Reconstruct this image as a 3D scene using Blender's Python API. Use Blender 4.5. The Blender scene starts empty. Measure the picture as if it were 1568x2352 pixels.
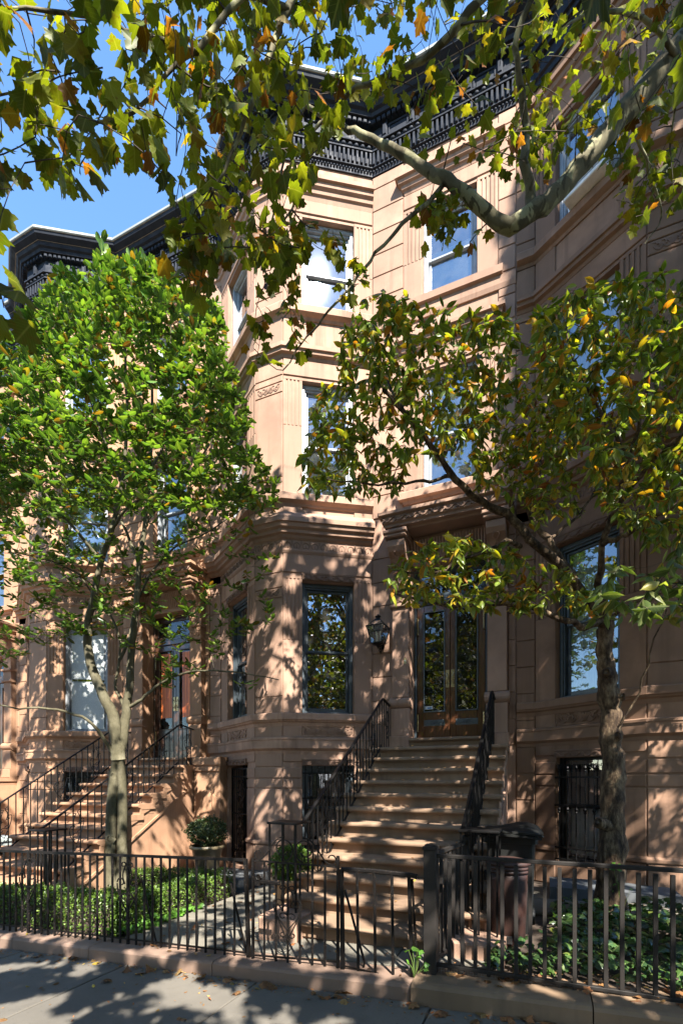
import bpy, math, random
import numpy as np
from mathutils import Vector, Matrix

R = math.radians
scene = bpy.context.scene
col = scene.collection

# ------------------------------------------------------------------ camera
EYE = 1.75
YAW = R(22.7)
cam_d = bpy.data.cameras.new('camera')
cam = bpy.data.objects.new('camera', cam_d)
col.objects.link(cam)
cam.location = (0, 0, EYE)
cam.rotation_euler = (R(90), 0, YAW)
cam_d.sensor_fit = 'HORIZONTAL'
cam_d.sensor_width = 36
cam_d.lens = 36 * 1100 / 1568
cam_d.shift_y = 0.3916
cam_d.clip_end = 2000
cam_d.clip_start = 0.05
scene.camera = cam

# ------------------------------------------------------------------ light
SUN_AZ, SUN_EL = R(38.3), R(46)              # right of the facade's normal, above the horizon
SUN = Vector((math.sin(SUN_AZ) * math.cos(SUN_EL), -math.cos(SUN_AZ) * math.cos(SUN_EL), math.sin(SUN_EL)))
world = bpy.data.worlds.new('World')
scene.world = world
world.use_nodes = True
wn = world.node_tree.nodes
wl = world.node_tree.links
sky = wn.new('ShaderNodeTexSky')
sky.sky_type = 'NISHITA'
sky.sun_disc = False
sky.sun_elevation = SUN_EL
sky.sun_rotation = math.pi - SUN_AZ
sky.air_density = 1.15
sky.dust_density = 0.1
sky.ozone_density = 3.6
hs = wn.new('ShaderNodeHueSaturation')
hs.inputs['Saturation'].default_value = 1.1
wl.new(sky.outputs[0], hs.inputs['Color'])
wl.new(hs.outputs[0], wn['Background'].inputs[0])
wn['Background'].inputs[1].default_value = 0.10
sun_d = bpy.data.lights.new('sun', 'SUN')
sun_d.energy = 5.0
sun_d.angle = R(0.53)
sun_d.color = (1.0, 0.94, 0.85)
sun_o = bpy.data.objects.new('sun', sun_d)
col.objects.link(sun_o)
sun_o.location = (20, -20, 30)
sun_o.rotation_euler = SUN.to_track_quat('Z', 'Y').to_euler()

scene.view_settings.view_transform = 'Standard'
scene.view_settings.look = 'None'
scene.view_settings.exposure = 2.2
scene.view_settings.gamma = 1
scene.view_settings.use_curve_mapping = False
scene.render.engine = 'CYCLES'
scene.cycles.max_bounces = 8
scene.cycles.diffuse_bounces = 4
scene.cycles.glossy_bounces = 3
scene.cycles.transmission_bounces = 4
scene.cycles.transparent_max_bounces = 8
scene.cycles.use_denoising = True
scene.cycles.sample_clamp_indirect = 6

CY, SY = math.cos(YAW), math.sin(YAW)
def at(px, py, Z):
    """point of the place at depth Z along a sight line, from positions measured on the photograph (1568 x 2352)"""
    u = (px - 784) / 1100; v = (1790 - py) / 1100
    rx, fz = u * Z, Z
    return Vector((rx * CY - fz * SY, rx * SY + fz * CY, EYE + v * Z))
def proj(p):
    rx = p[0] * CY + p[1] * SY; fz = -p[0] * SY + p[1] * CY
    if fz < 0.05: return (-9e3, -9e3, fz)
    return (784 + 1100 * rx / fz, 1790 - 1100 * (p[2] - EYE) / fz, fz)

def zs(x): return -0.05 + 0.05 * (x + 0.86)        # the pavement falls to the left
def zy(x): return zs(x) + 0.14                      # front yards

# ------------------------------------------------------------------ objects
def tag(o, label=None, cat=None, group=None, kind=None):
    if label: o['label'] = label
    if cat: o['category'] = cat
    if group: o['group'] = group
    if kind: o['kind'] = kind
    return o
def empty(name, loc, label=None, cat=None, group=None):
    o = bpy.data.objects.new(name, None); col.objects.link(o)
    o.location = loc; o.empty_display_size = 0.2
    return tag(o, label, cat, group)
def link(name, me, parent=None, loc=(0, 0, 0), rot=None, scale=None, mat=None):
    o = bpy.data.objects.new(name, me); col.objects.link(o)
    o.location = loc
    if rot is not None: o.rotation_euler = rot
    if scale is not None: o.scale = scale
    if parent is not None: o.parent = parent
    if mat is not None: setmat(o, mat)
    return o
def setmat(o, mat):
    o.material_slots[0].link = 'OBJECT'
    o.material_slots[0].material = mat

def unit(v):
    v = np.asarray(v, float); n = np.linalg.norm(v)
    return v / n if n > 1e-9 else v

class MB:
    """collects faces; T maps local coordinates while adding"""
    def __init__(self, T=None):
        self.v = []; self.f = []; self.T = T or (lambda p: p)
    def add(self, vs, fs):
        b = len(self.v)
        self.v += [tuple(self.T(p)) for p in vs]
        self.f += [tuple(i + b for i in f) for f in fs]
    def quad(self, a, b, c, d): self.add([a, b, c, d], [(0, 1, 2, 3)])
    def box(self, x0, x1, y0, y1, z0, z1):
        self.add([(x0, y0, z0), (x1, y0, z0), (x1, y1, z0), (x0, y1, z0), (x0, y0, z1), (x1, y0, z1), (x1, y1, z1), (x0, y1, z1)],
                 [(0, 3, 2, 1), (4, 5, 6, 7), (0, 1, 5, 4), (1, 2, 6, 5), (2, 3, 7, 6), (3, 0, 4, 7)])
    def cbox(self, x0, x1, y0, y1, z0, z1, c=0.01, side='y0'):
        """box whose front (low y) face is chamfered; in facet frames y is minus the outward offset"""
        a = [(x0, y1, z0), (x1, y1, z0), (x1, y1, z1), (x0, y1, z1)]
        m = [(x0, y0 + c, z0), (x1, y0 + c, z0), (x1, y0 + c, z1), (x0, y0 + c, z1)]
        f = [(x0 + c, y0, z0 + c), (x1 - c, y0, z0 + c), (x1 - c, y0, z1 - c), (x0 + c, y0, z1 - c)]
        fs = [(8, 9, 10, 11)]
        for i in range(4):
            j = (i + 1) % 4
            fs += [(i, j, 4 + j, 4 + i), (4 + i, 4 + j, 8 + j, 8 + i)]
        self.add(a + m + f, fs)
    def tube(self, pts, rad, n=6, cap=True, flat=None):
        pts = [np.asarray(p, float) for p in pts]
        k = len(pts)
        rad = [rad] * k if np.isscalar(rad) else list(rad)
        up = None; rings = []
        for i in range(k):
            d = unit(pts[min(i + 1, k - 1)] - pts[max(i - 1, 0)])
            if up is None:
                up = np.array([0, 0, 1.0]) if abs(d[2]) < 0.9 else np.array([1.0, 0, 0])
            a = unit(np.cross(d, up)); b = unit(np.cross(a, d)); up = b
            rings.append([pts[i] + rad[i] * (math.cos(2 * math.pi * (j + .5) / n) * a + (flat or 1) * math.sin(2 * math.pi * (j + .5) / n) * b) for j in range(n)])
        vs = [tuple(p) for r in rings for p in r]
        fs = []
        for i in range(k - 1):
            for j in range(n):
                q = (j + 1) % n
                fs.append((i * n + j, i * n + q, (i + 1) * n + q, (i + 1) * n + j))
        if cap:
            fs.append(tuple(range(n))); fs.append(tuple((k - 1) * n + j for j in reversed(range(n))))
        self.add(vs, fs)
    def lathe(self, prof, n=16, c=(0, 0, 0), a0=0.0, cap=True):
        vs = []; k = len(prof)
        for (r, z) in prof:
            for j in range(n):
                a = a0 + 2 * math.pi * j / n
                vs.append((c[0] + r * math.cos(a), c[1] + r * math.sin(a), c[2] + z))
        fs = [(i * n + j, i * n + (j + 1) % n, (i + 1) * n + (j + 1) % n, (i + 1) * n + j) for i in range(k - 1) for j in range(n)]
        if cap: fs += [tuple(reversed(range(n))), tuple((k - 1) * n + j for j in range(n))]
        self.add(vs, fs)
    def prism(self, poly, y0, y1):
        """polygon in x,z pushed along y"""
        n = len(poly)
        vs = [(x, y0, z) for x, z in poly] + [(x, y1, z) for x, z in poly]
        fs = [tuple(range(n)), tuple(reversed(range(n, 2 * n)))] + [(i, n + i, n + (i + 1) % n, (i + 1) % n) for i in range(n)]
        self.add(vs, fs)
    def mesh(self, name, smooth=False):
        me = bpy.data.meshes.new(name)
        me.from_pydata(self.v, [], self.f)
        if smooth: me.polygons.foreach_set('use_smooth', [True] * len(me.polygons))
        me.update()
        return me
    def build(self, name, mat, parent=None, smooth=False, loc=(0, 0, 0), rot=None):
        me = self.mesh(name, smooth)
        me.materials.append(mat)
        return link(name, me, parent, loc, rot)

def fixn(me):
    import bmesh
    bm = bmesh.new(); bm.from_mesh(me); bmesh.ops.recalc_face_normals(bm, faces=bm.faces); bm.to_mesh(me); bm.free()

def offpath(path, o, closed=False):
    """path (x,y) walked left to right, outside is towards -y; mitred offset by o"""
    out = []
    n = len(path)
    for i in range(n):
        ns = []
        for (a, b) in ((i - 1, i), (i, i + 1)):
            if a < 0 or b >= n: continue
            d = unit((path[b][0] - path[a][0], path[b][1] - path[a][1]))
            ns.append((d[1], -d[0]))
        if len(ns) == 1: m = np.array(ns[0]); out.append((path[i][0] + o * m[0], path[i][1] + o * m[1]))
        else:
            m = np.array(ns[0]) + np.array(ns[1]); m = m / (1 + np.dot(ns[0], ns[1]))
            out.append((path[i][0] + o * m[0], path[i][1] + o * m[1]))
    return out
def sweep(mb, path, prof):
    """prof: closed polygon of (offset, z)"""
    k = len(prof); cols = [offpath(path, o) for o, z in prof]
    n = len(path)
    vs = [(cols[j][i][0], cols[j][i][1], prof[j][1]) for i in range(n) for j in range(k)]
    fs = [(i * k + j, i * k + (j + 1) % k, (i + 1) * k + (j + 1) % k, (i + 1) * k + j) for i in range(n - 1) for j in range(k)]
    fs += [tuple(reversed(range(k))), tuple((n - 1) * k + j for j in range(k))]
    mb.add(vs, fs)
def seg_len(path): return [math.dist(path[i], path[i + 1]) for i in range(len(path) - 1)]

# ------------------------------------------------------------------ 2-D ornament lines
def spiral(cx, cz, r0, r1, a0, turns, n=14):
    return [(cx + (r0 + (r1 - r0) * i / n) * math.cos(a0 + turns * 2 * math.pi * i / n),
             cz + (r0 + (r1 - r0) * i / n) * math.sin(a0 + turns * 2 * math.pi * i / n)) for i in range(n + 1)]
def bez(p0, p1, p2, p3, n=10):
    o = []
    for i in range(n + 1):
        t = i / n; a = (1 - t)
        o.append(tuple(a**3 * p0[k] + 3 * a * a * t * p1[k] + 3 * a * t * t * p2[k] + t**3 * p3[k] for k in (0, 1)))
    return o
def lyre(w, h):
    """forged heart and scrolls round a bar: lines in a box w x h centred on 0"""
    L = []
    for s in (-1, 1):
        L.append([(s * x, z) for x, z in bez((0, -h * .36), (w * .25, -h * .2), (w * .5, -h * .05), (w * .5, h * .12))])
        L.append([(s * x, z) for x, z in spiral(w * .30, h * .14, w * .20, w * .05, 0, .95)])
        L.append([(s * x, z) for x, z in bez((w * .12, h * .12), (w * .35, h * .3), (w * .1, h * .38), (w * .06, h * .46))])
        L.append([(s * x, z) for x, z in spiral(w * .18, h * .44, w * .13, w * .04, math.pi, -.9)])
        L.append([(s * x, z) for x, z in spiral(w * .16, -h * .10, w * .16, w * .05, math.pi * .9, -.95)])
        L.append([(s * x, z) for x, z in spiral(w * .17, -h * .44, w * .15, w * .05, math.pi * .9, .8)])
    return L
def acanthus(w, h, n=3):
    """scrolled foliage for carved panels"""
    L = []
    for s in (-1, 1):
        for k in range(n):
            c = w * (k + .55) / (2 * n + .4); r = min(h * .38, w / (2 * n + .4) * .48)
            L.append([(s * x, z) for x, z in spiral(c, 0 if k % 2 else h * .04, r, r * .2, math.pi if k % 2 else 0, 1.25 if k % 2 else -1.25, 16)])
            L.append([(s * x, z) for x, z in bez((c - r, -h * .1), (c - r * .3, -h * .5), (c + r * .5, -h * .45), (c + r * 1.2, h * .1), 7)])
            L.append([(s * x, z) for x, z in bez((c + r * .3, h * .2), (c + r * .7, h * .5), (c + r, h * .4), (c + r * 1.3, h * .35), 5)])
    for a in (-.6, -.3, 0, .3, .6):
        L.append(bez((0, -h * .3), (a * h * .3, -h * .1), (a * h * .6, h * .2), (a * h * .9, h * .38), 5))
    return L
# ------------------------------------------------------------------ materials
class NT:
    def __init__(self, name):
        self.m = bpy.data.materials.new(name); self.m.use_nodes = True
        self.t = self.m.node_tree; self.n = self.t.nodes; self.l = self.t.links
        self.b = self.n['Principled BSDF']
    def node(self, typ, **kw):
        n = self.n.new(typ)
        for k, v in kw.items():
            if k.startswith('i_'):
                key = k[2:]; key = int(key) if key.isdigit() else key.replace('_', ' ')
                self.put(n.inputs[key], v)
            else: setattr(n, k, v)
        return n
    def put(self, sock, v):
        if isinstance(v, bpy.types.NodeSocket): self.l.new(v, sock)
        elif isinstance(v, (tuple, list)) and len(v) == 3 and sock.type == 'RGBA': sock.default_value = (*v, 1)
        else: sock.default_value = v
    def noise(self, scale, detail=4, rough=.55, vec=None, dist=0.0):
        n = self.node('ShaderNodeTexNoise', i_Scale=scale, i_Detail=detail, i_Roughness=rough, i_Distortion=dist)
        self.put(n.inputs['Vector'], vec if vec is not None else self.pos())
        return n.outputs['Fac']
    def pos(self):
        if not hasattr(self, '_pos'): self._pos = self.node('ShaderNodeNewGeometry').outputs['Position']
        return self._pos
    def scaled(self, sx, sy, sz, vec=None):
        return self.node('ShaderNodeMapping', i_Vector=vec if vec is not None else self.pos(), i_Scale=(sx, sy, sz)).outputs[0]
    def ramp(self, fac, stops, interp='LINEAR'):
        r = self.node('ShaderNodeValToRGB', i_0=fac); cr = r.color_ramp; cr.interpolation = interp
        while len(cr.elements) < len(stops): cr.elements.new(.5)
        for e, (p, c) in zip(cr.elements, stops):
            e.position = p; e.color = (*c, 1) if len(c) == 3 else c
        return r.outputs[0]
    def mix(self, a, b, fac, mode='MIX'):
        m = self.node('ShaderNodeMix', data_type='RGBA', blend_type=mode)
        self.put(m.inputs['Factor'], fac); self.put(m.inputs['A'], a); self.put(m.inputs['B'], b)
        return m.outputs['Result']
    def math(self, op, a, b=0.0, clamp=False):
        m = self.node('ShaderNodeMath', operation=op, use_clamp=clamp)
        self.put(m.inputs[0], a); self.put(m.inputs[1], b)
        return m.outputs[0]
    def rng(self, v, a, b, c, d):
        return self.node('ShaderNodeMapRange', i_0=v, i_1=a, i_2=b, i_3=c, i_4=d).outputs[0]
    def bump(self, h, strength=.3, dist=.01, prev=None):
        b = self.node('ShaderNodeBump', i_Strength=strength, i_Distance=dist, i_Height=h)
        if prev is not None: self.put(b.inputs['Normal'], prev)
        return b.outputs[0]
    def set(self, **kw):
        names = {'color': 'Base Color', 'rough': 'Roughness', 'metal': 'Metallic', 'normal': 'Normal', 'spec': 'Specular IOR Level', 'ior': 'IOR', 'coat': 'Coat Weight'}
        for k, v in kw.items(): self.put(self.b.inputs[names.get(k, k)], v)
        return self.m

def stone(name, c, vary=.25, stain=(.12, .08, .06), streak=.35):
    t = NT(name)
    big = t.noise(.9, 5, .6); mid = t.noise(6, 4, .6); fine = t.noise(140, 3, .7); grit = t.noise(420, 2, .6)
    run = t.noise(1.0, 5, .65, t.scaled(5, 5, .35))
    k = lambda f: tuple(x * f for x in c)
    base = t.ramp(big, [(.3, k(1 - vary)), (.5, c), (.72, k(1 + vary))])
    base = t.mix(base, k(.8), t.rng(mid, .45, .75, 0, .5))
    base = t.mix(base, stain, t.rng(run, .50, .76, 0, streak))
    base = t.mix(base, k(1.55), t.rng(grit, .64, .74, 0, .45))
    base = t.mix(base, k(.6), t.rng(fine, .6, .8, 0, .4))
    pt = t.noise(.55, 4, .6, None, .8)
    base = t.mix(base, k(.6), t.rng(pt, .52, .60, 0, .45))
    oi = t.node('ShaderNodeObjectInfo')
    base = t.mix(base, k(.72), t.math('MULTIPLY', oi.outputs['Random'], .8))
    n = t.bump(mid, .25, .006); n = t.bump(fine, .35, .002, n)
    return t.set(color=base, rough=.88, normal=n, spec=.25)

M = {}
M['stone'] = stone('brownstone', (.33, .208, .148), .35, (.085, .05, .034), .7)
M['stone_carved'] = stone('dark_carved_brownstone', (.20, .125, .09), .3, (.05, .032, .024), .6)  # darker tone for the carved bands, scrolls and frieze
M['stone_orange'] = stone('orange_brownstone', (.37, .215, .130), .3, (.12, .055, .03), .6)
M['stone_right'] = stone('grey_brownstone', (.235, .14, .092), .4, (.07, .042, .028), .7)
M['tread'] = stone('worn_brownstone', (.25, .165, .108), .4, (.06, .042, .03), .8)
M['kerb'] = stone('kerb_brownstone', (.23, .155, .115), .3, (.1, .08, .07), .5)
M['kerb_tan'] = stone('kerb_tan_stone', (.20, .135, .085), .3, (.08, .06, .045), .6)

def painted(name, c, rough=.4, wear=None, spec=.5, metal=0.0, chips=0.0):
    t = NT(name)
    a = t.noise(7, 4, .6); f = t.noise(90, 3, .6)
    base = t.mix(c, tuple(x * .6 for x in c), t.rng(a, .4, .7, 0, .7))
    if wear: base = t.mix(base, wear, t.rng(f, .68 - chips, .74 - chips, 0, .8))
    return t.set(color=base, rough=t.rng(a, .3, .7, rough * .8, min(1, rough * 1.35)), normal=t.bump(f, .15, .002), spec=spec, metal=metal)
M['cornice'] = painted('cornice_blue_black', (.017, .021, .030), .65, (.05, .055, .065), .15)
M['gutter'] = painted('gutter_metal', (.20, .21, .195), .6, (.12, .11, .10))
M['iron'] = painted('black_iron', (.005, .0047, .0047), .42, (.04, .028, .02), .22, 0.0, .02)
M['iron_worn'] = painted('worn_black_iron', (.006, .0052, .005), .45, (.12, .08, .055), .2, 0.0, .05)
M['fence_brown'] = painted('brown_metal_paint', (.020, .0172, .0152), .55, (.08, .066, .055), .25)
M['slate'] = painted('slate_window_paint', (.045, .058, .068), .35)
M['pale'] = painted('pale_window_paint', (.27, .29, .31), .4)
M['white'] = painted('white_paint', (.78, .78, .76), .4)
M['greydoor'] = painted('grey_door_paint', (.10, .12, .13), .3)
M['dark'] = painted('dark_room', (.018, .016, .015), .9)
M['black_plastic'] = painted('black_plastic', (.009, .0095, .009), .5, None, .25)
M['red_plastic'] = painted('redbrown_plastic', (.032, .012, .008), .6)
M['grey_plastic'] = painted('grey_plastic', (.35, .40, .40), .45)
M['tan_pot'] = painted('tan_clay', (.42, .25, .135), .8, (.5, .38, .28))
M['olive_pot'] = painted('olive_glaze', (.15, .12, .07), .35)
M['soil'] = painted('garden_soil', (.055, .038, .027), .95, (.12, .08, .05))
M['candle'] = painted('cream_candle', (.7, .66, .52), .5)
M['lcurtain'] = None

def brass():
    t = NT('aged_brass'); a = t.noise(30, 4, .6)
    return t.set(color=t.mix((.50, .38, .19), (.25, .2, .12), t.rng(a, .4, .65, 0, 1)), rough=.38, metal=.9)
M['brass'] = brass()
def metal_mesh():
    t = NT('galvanised_wire'); return t.set(color=(.35, .36, .35), rough=.4, metal=.7)
M['wire'] = metal_mesh()

def wood(name, c1, c2):
    t = NT(name)
    v = t.scaled(26, 26, 1.6)
    g = t.noise(1.6, 6, .65, v, 1.2); w = t.noise(.8, 3, .5)
    base = t.ramp(g, [(.3, c2), (.5, c1), (.7, tuple(x * 1.35 for x in c1))])
    base = t.mix(base, c2, t.rng(w, .42, .66, 0, .65))
    return t.set(color=base, rough=.28, spec=.5, coat=.35, normal=t.bump(g, .1, .002))
M['wood'] = wood('mahogany', (.095, .036, .016), (.028, .013, .008))
M['wood_dark'] = wood('dark_mahogany', (.06, .028, .016), (.022, .012, .009))

def glass(name, fac=.30, tint=(.75, .8, .8), rough=.012, bend=.05):
    t = NT(name)
    tr = t.node('ShaderNodeBsdfTransparent'); t.put(tr.inputs[0], tint)
    gl = t.node('ShaderNodeBsdfGlossy', i_Roughness=rough); t.put(gl.inputs[0], (.95, .97, 1.0))
    t.put(gl.inputs['Normal'], t.bump(t.noise(1.3, 2, .5), bend, .05))
    lw = t.node('ShaderNodeLayerWeight', i_Blend=.35)
    f = t.math('ADD', t.math('MULTIPLY', lw.outputs['Fresnel'], .8), fac, True)
    mx = t.node('ShaderNodeMixShader'); t.put(mx.inputs[0], f)
    t.l.new(tr.outputs[0], mx.inputs[1]); t.l.new(gl.outputs[0], mx.inputs[2])
    df = t.node('ShaderNodeBsdfDiffuse'); t.put(df.inputs[0], (.5, .5, .48))
    m2 = t.node('ShaderNodeMixShader'); t.put(m2.inputs[0], t.rng(t.noise(5, 4, .6), .35, .75, .0, .07))
    t.l.new(mx.outputs[0], m2.inputs[1]); t.l.new(df.outputs[0], m2.inputs[2])
    t.l.new(m2.outputs[0], t.n['Material Output'].inputs[0])
    return t.m
M['glass'] = glass('window_glass', .2)
M['old_glass'] = glass('old_window_glass', .25, rough=.012, bend=.003)
M['door_glass'] = glass('door_glass', .04, (.5, .55, .52))
M['lamp_glass'] = glass('lantern_glass', .25, (.8, .86, .84))
def frosted():
    t = NT('pale_shade_cloth'); a = t.noise(60, 3, .6); b = t.noise(5, 3, .5)
    return t.set(color=t.mix((.50, .52, .50), (.38, .41, .40), t.rng(a, .35, .65, 0, 1)), rough=.9, normal=t.bump(b, .2, .02))
M['shade'] = frosted()
def curtain():
    t = NT('white_curtain'); w = t.noise(1, 3, .5, t.scaled(34, 34, .8))
    return t.set(color=t.mix((.50, .50, .49), (.30, .31, .33), t.rng(w, .35, .65, 0, 1)), rough=.9, normal=t.bump(w, .6, .03))
M['curtain'] = curtain()
def orange_streaked():
    t = NT('orange_streaks'); w = t.noise(1, 3, .6, t.scaled(60, 60, .6))
    return t.set(color=t.mix((.75, .19, .035), (.35, .07, .02), t.rng(w, .4, .6, 0, 1)), rough=.5)
M['orange'] = orange_streaked()  # window shade, and the reflection coloured onto the left house's doors

def pavement(name, c, dark, rough=.8, big=.6):
    t = NT(name)
    a = t.noise(big, 6, .65); b = t.noise(4, 5, .65); f = t.noise(180, 3, .7); sp = t.noise(26, 2, .5)
    base = t.mix(c, dark, t.rng(a, .38, .66, 0, .8))
    base = t.mix(base, tuple(x * .55 for x in c), t.rng(b, .52, .72, 0, .55))
    base = t.mix(base, tuple(x * 1.5 for x in c), t.rng(f, .6, .72, 0, .5))
    base = t.mix(base, tuple(x * .35 for x in c), t.rng(sp, .68, .72, 0, .6))
    oi = t.node('ShaderNodeObjectInfo')
    base = t.mix(base, tuple(x * .6 for x in c), t.math('MULTIPLY', oi.outputs['Random'], .35))
    n = t.bump(b, .25, .008); n = t.bump(f, .45, .002, n)
    return t.set(color=base, rough=rough, normal=n, spec=.3)
M['pave'] = pavement('sidewalk_concrete', (.135, .122, .102), (.075, .069, .06))
M['flag'] = pavement('bluestone_flag', (.18, .163, .13), (.095, .09, .078))
M['blue'] = pavement('bluestone_step', (.10, .108, .115), (.06, .066, .072))
M['road'] = pavement('asphalt', (.055, .055, .057), (.04, .04, .042))

def bark(name, stops, sc, bumpk, stretch=.35, patch=None):
    t = NT(name)
    v = t.scaled(1, 1, stretch)
    a = t.noise(sc, 5, .65, v); f = t.noise(sc * 7, 4, .7, v)
    base = t.ramp(a, stops, 'LINEAR')
    if patch:
        p = t.noise(patch[0], 3, .5, None, .6)
        base = t.mix(base, patch[1], t.rng(p, .50, .53, 0, 1))
        p2 = t.noise(patch[0] * 1.7, 3, .5, t.scaled(1.3, .9, 1.0), .6)
        base = t.mix(base, patch[2], t.rng(p2, .56, .585, 0, .9))
    base = t.mix(base, tuple(x * .5 for x in stops[0][1]), t.rng(f, .55, .75, 0, .6))
    n = t.bump(a, bumpk, .03); n = t.bump(f, bumpk * .8, .008, n)
    return t.set(color=base, rough=.85, normal=n, spec=.2)
M['bark_smooth'] = bark('smooth_grey_bark', [(.3, (.045, .041, .025)), (.5, (.082, .073, .044)), (.7, (.15, .135, .09))], 5, .3, .6)
M['bark_rough'] = bark('rough_scaly_bark', [(.36, (.022, .014, .010)), (.5, (.075, .05, .03)), (.66, (.20, .145, .09))], 16, 1.0, .35)
M['bark_twig'] = bark('brown_twig_bark', [(.3, (.04, .03, .02)), (.5, (.085, .065, .042)), (.7, (.18, .15, .10))], 14, .4, .4)
M['bark_plane'] = bark('peeling_plane_bark', [(.3, (.07, .062, .035)), (.5, (.11, .098, .058)), (.7, (.15, .13, .085))], 5, .3, .7, (3.4, (.21, .20, .115), (.05, .042, .022)))
M['bark_dark'] = bark('dark_twig_bark', [(.3, (.022, .017, .012)), (.5, (.045, .035, .025)), (.7, (.09, .075, .055))], 14, .4, .5)

def leaf_mat(name, stops, trans=.45, rough=.4, spec=.5, spots=None, vein=(1.3, .12), tint=(1.25, 1.15, .45), patch=None):
    """stops: ramp of leaf colours picked leaf by leaf"""
    t = NT(name)
    g = t.node('ShaderNodeNewGeometry'); oi = t.node('ShaderNodeObjectInfo')
    r = t.math('FRACT', t.math('ADD', g.outputs['Random Per Island'], oi.outputs['Random']))
    base = t.ramp(r, stops)
    if patch:                                   # whole boughs that have turned
        w = t.noise(patch[0], 3, .5)
        base = t.mix(base, t.ramp(r, patch[1]), t.rng(w, patch[2], patch[2] + .08, 0, 1))
    r2 = t.math('FRACT', t.math('MULTIPLY', r, 37.3))
    hs = t.node('ShaderNodeHueSaturation', i_Hue=.5, i_Saturation=1.0, i_Fac=1.0)
    t.put(hs.inputs['Value'], t.rng(r2, 0, 1, .5, 1.4)); t.put(hs.inputs['Color'], base)
    base = hs.outputs[0]
    uv = t.node('ShaderNodeUVMap'); sx = t.node('ShaderNodeSeparateXYZ', i_0=uv.outputs[0])
    ax = t.math('ABSOLUTE', sx.outputs[0])
    mid = t.rng(ax, .0, .045, 1, 0)
    dia = t.math('FRACT', t.math('MULTIPLY', t.math('SUBTRACT', sx.outputs[1], t.math('MULTIPLY', ax, .9)), 7.0))
    side = t.rng(t.math('ABSOLUTE', t.math('SUBTRACT', dia, .5)), .0, .08, .55, 0)
    vf = t.math('MULTIPLY', t.math('MAXIMUM', mid, side), vein[1] * 4)
    base = t.mix(base, t.mix(base, (.5, .5, .22), .5), t.math('MINIMUM', vf, .6))
    n = t.noise(38, 3, .6)
    if spots:
        base = t.mix(base, spots, t.rng(n, .60, .70, 0, .75))
        edge = t.rng(t.noise(9, 3, .6), .58, .70, 0, .8)
        base = t.mix(base, spots, edge)
    t.set(color=base, rough=rough, spec=spec, normal=t.bump(t.math('MAXIMUM', mid, side), -.15, .004))
    tr = t.node('ShaderNodeBsdfTranslucent')
    t.put(tr.inputs[0], t.mix(base, (*tint,), 1.0, 'MULTIPLY'))
    mx = t.node('ShaderNodeMixShader', i_0=trans)
    t.l.new(t.b.outputs[0], mx.inputs[1]); t.l.new(tr.outputs[0], mx.inputs[2])
    t.l.new(mx.outputs[0], t.n['Material Output'].inputs[0])
    return t.m
G = lambda *c: c
M['leaf_plane'] = leaf_mat('plane_leaf', [(0, (.055, .080, .010)), (.45, (.10, .13, .012)), (.82, (.16, .18, .016)), (.88, (.20, .15, .015)), (.93, (.22, .085, .015)), (1, (.13, .045, .015))],
                           .54, .5, .3, (.12, .07, .012), tint=(1.35, 1.3, .3))
M['leaf_magnolia'] = leaf_mat('magnolia_leaf', [(0, (.032, .078, .016)), (.5, (.060, .135, .026)), (.93, (.14, .22, .042)), (.96, (.20, .15, .012)), (1, (.18, .07, .015))],
                              .40, .27, .6, None, tint=(1.4, 1.45, .35))
M['leaf_dogwood'] = leaf_mat('turning_leaf', [(0, (.075, .13, .020)), (.5, (.135, .205, .024)), (.76, (.25, .28, .024)), (.89, (.44, .29, .018)), (.96, (.38, .14, .015)), (1, (.25, .07, .02))],
                             .48, .36, .45, (.20, .10, .02), tint=(1.3, 1.25, .35))
M['leaf_pale'] = leaf_mat('pale_green_leaf', [(0, (.07, .11, .03)), (.6, (.12, .17, .045)), (.9, (.2, .23, .06)), (1, (.4, .28, .03))], .42, .4, .4, None, tint=(1.25, 1.3, .4))
M['leaf_box'] = leaf_mat('box_leaf', [(0, (.035, .08, .012)), (.5, (.065, .135, .018)), (1, (.14, .22, .025))], .35, .35, .5, tint=(1.3, 1.4, .3))
M['leaf_boxdark'] = leaf_mat('dark_box_leaf', [(0, (.016, .035, .012)), (1, (.04, .075, .018))], .3, .35, .5)
M['leaf_ivy'] = leaf_mat('ivy_leaf', [(0, (.016, .042, .014)), (.5, (.028, .068, .018)), (.9, (.06, .12, .025)), (1, (.16, .17, .03))], .28, .30, .55, tint=(1.3, 1.5, .4))
M['leaf_dry'] = leaf_mat('fallen_leaf', [(0, (.14, .065, .03)), (.4, (.22, .11, .045)), (.7, (.25, .085, .03)), (.93, (.30, .19, .07)), (1, (.45, .32, .03))], .25, .6, .3, (.12, .05, .025), tint=(1.2, 1, .5))
M['weed'] = leaf_mat('weed_leaf', [(0, (.06, .16, .02)), (1, (.10, .24, .03))], .4, .35, .5, tint=(1.2, 1.4, .3))
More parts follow.
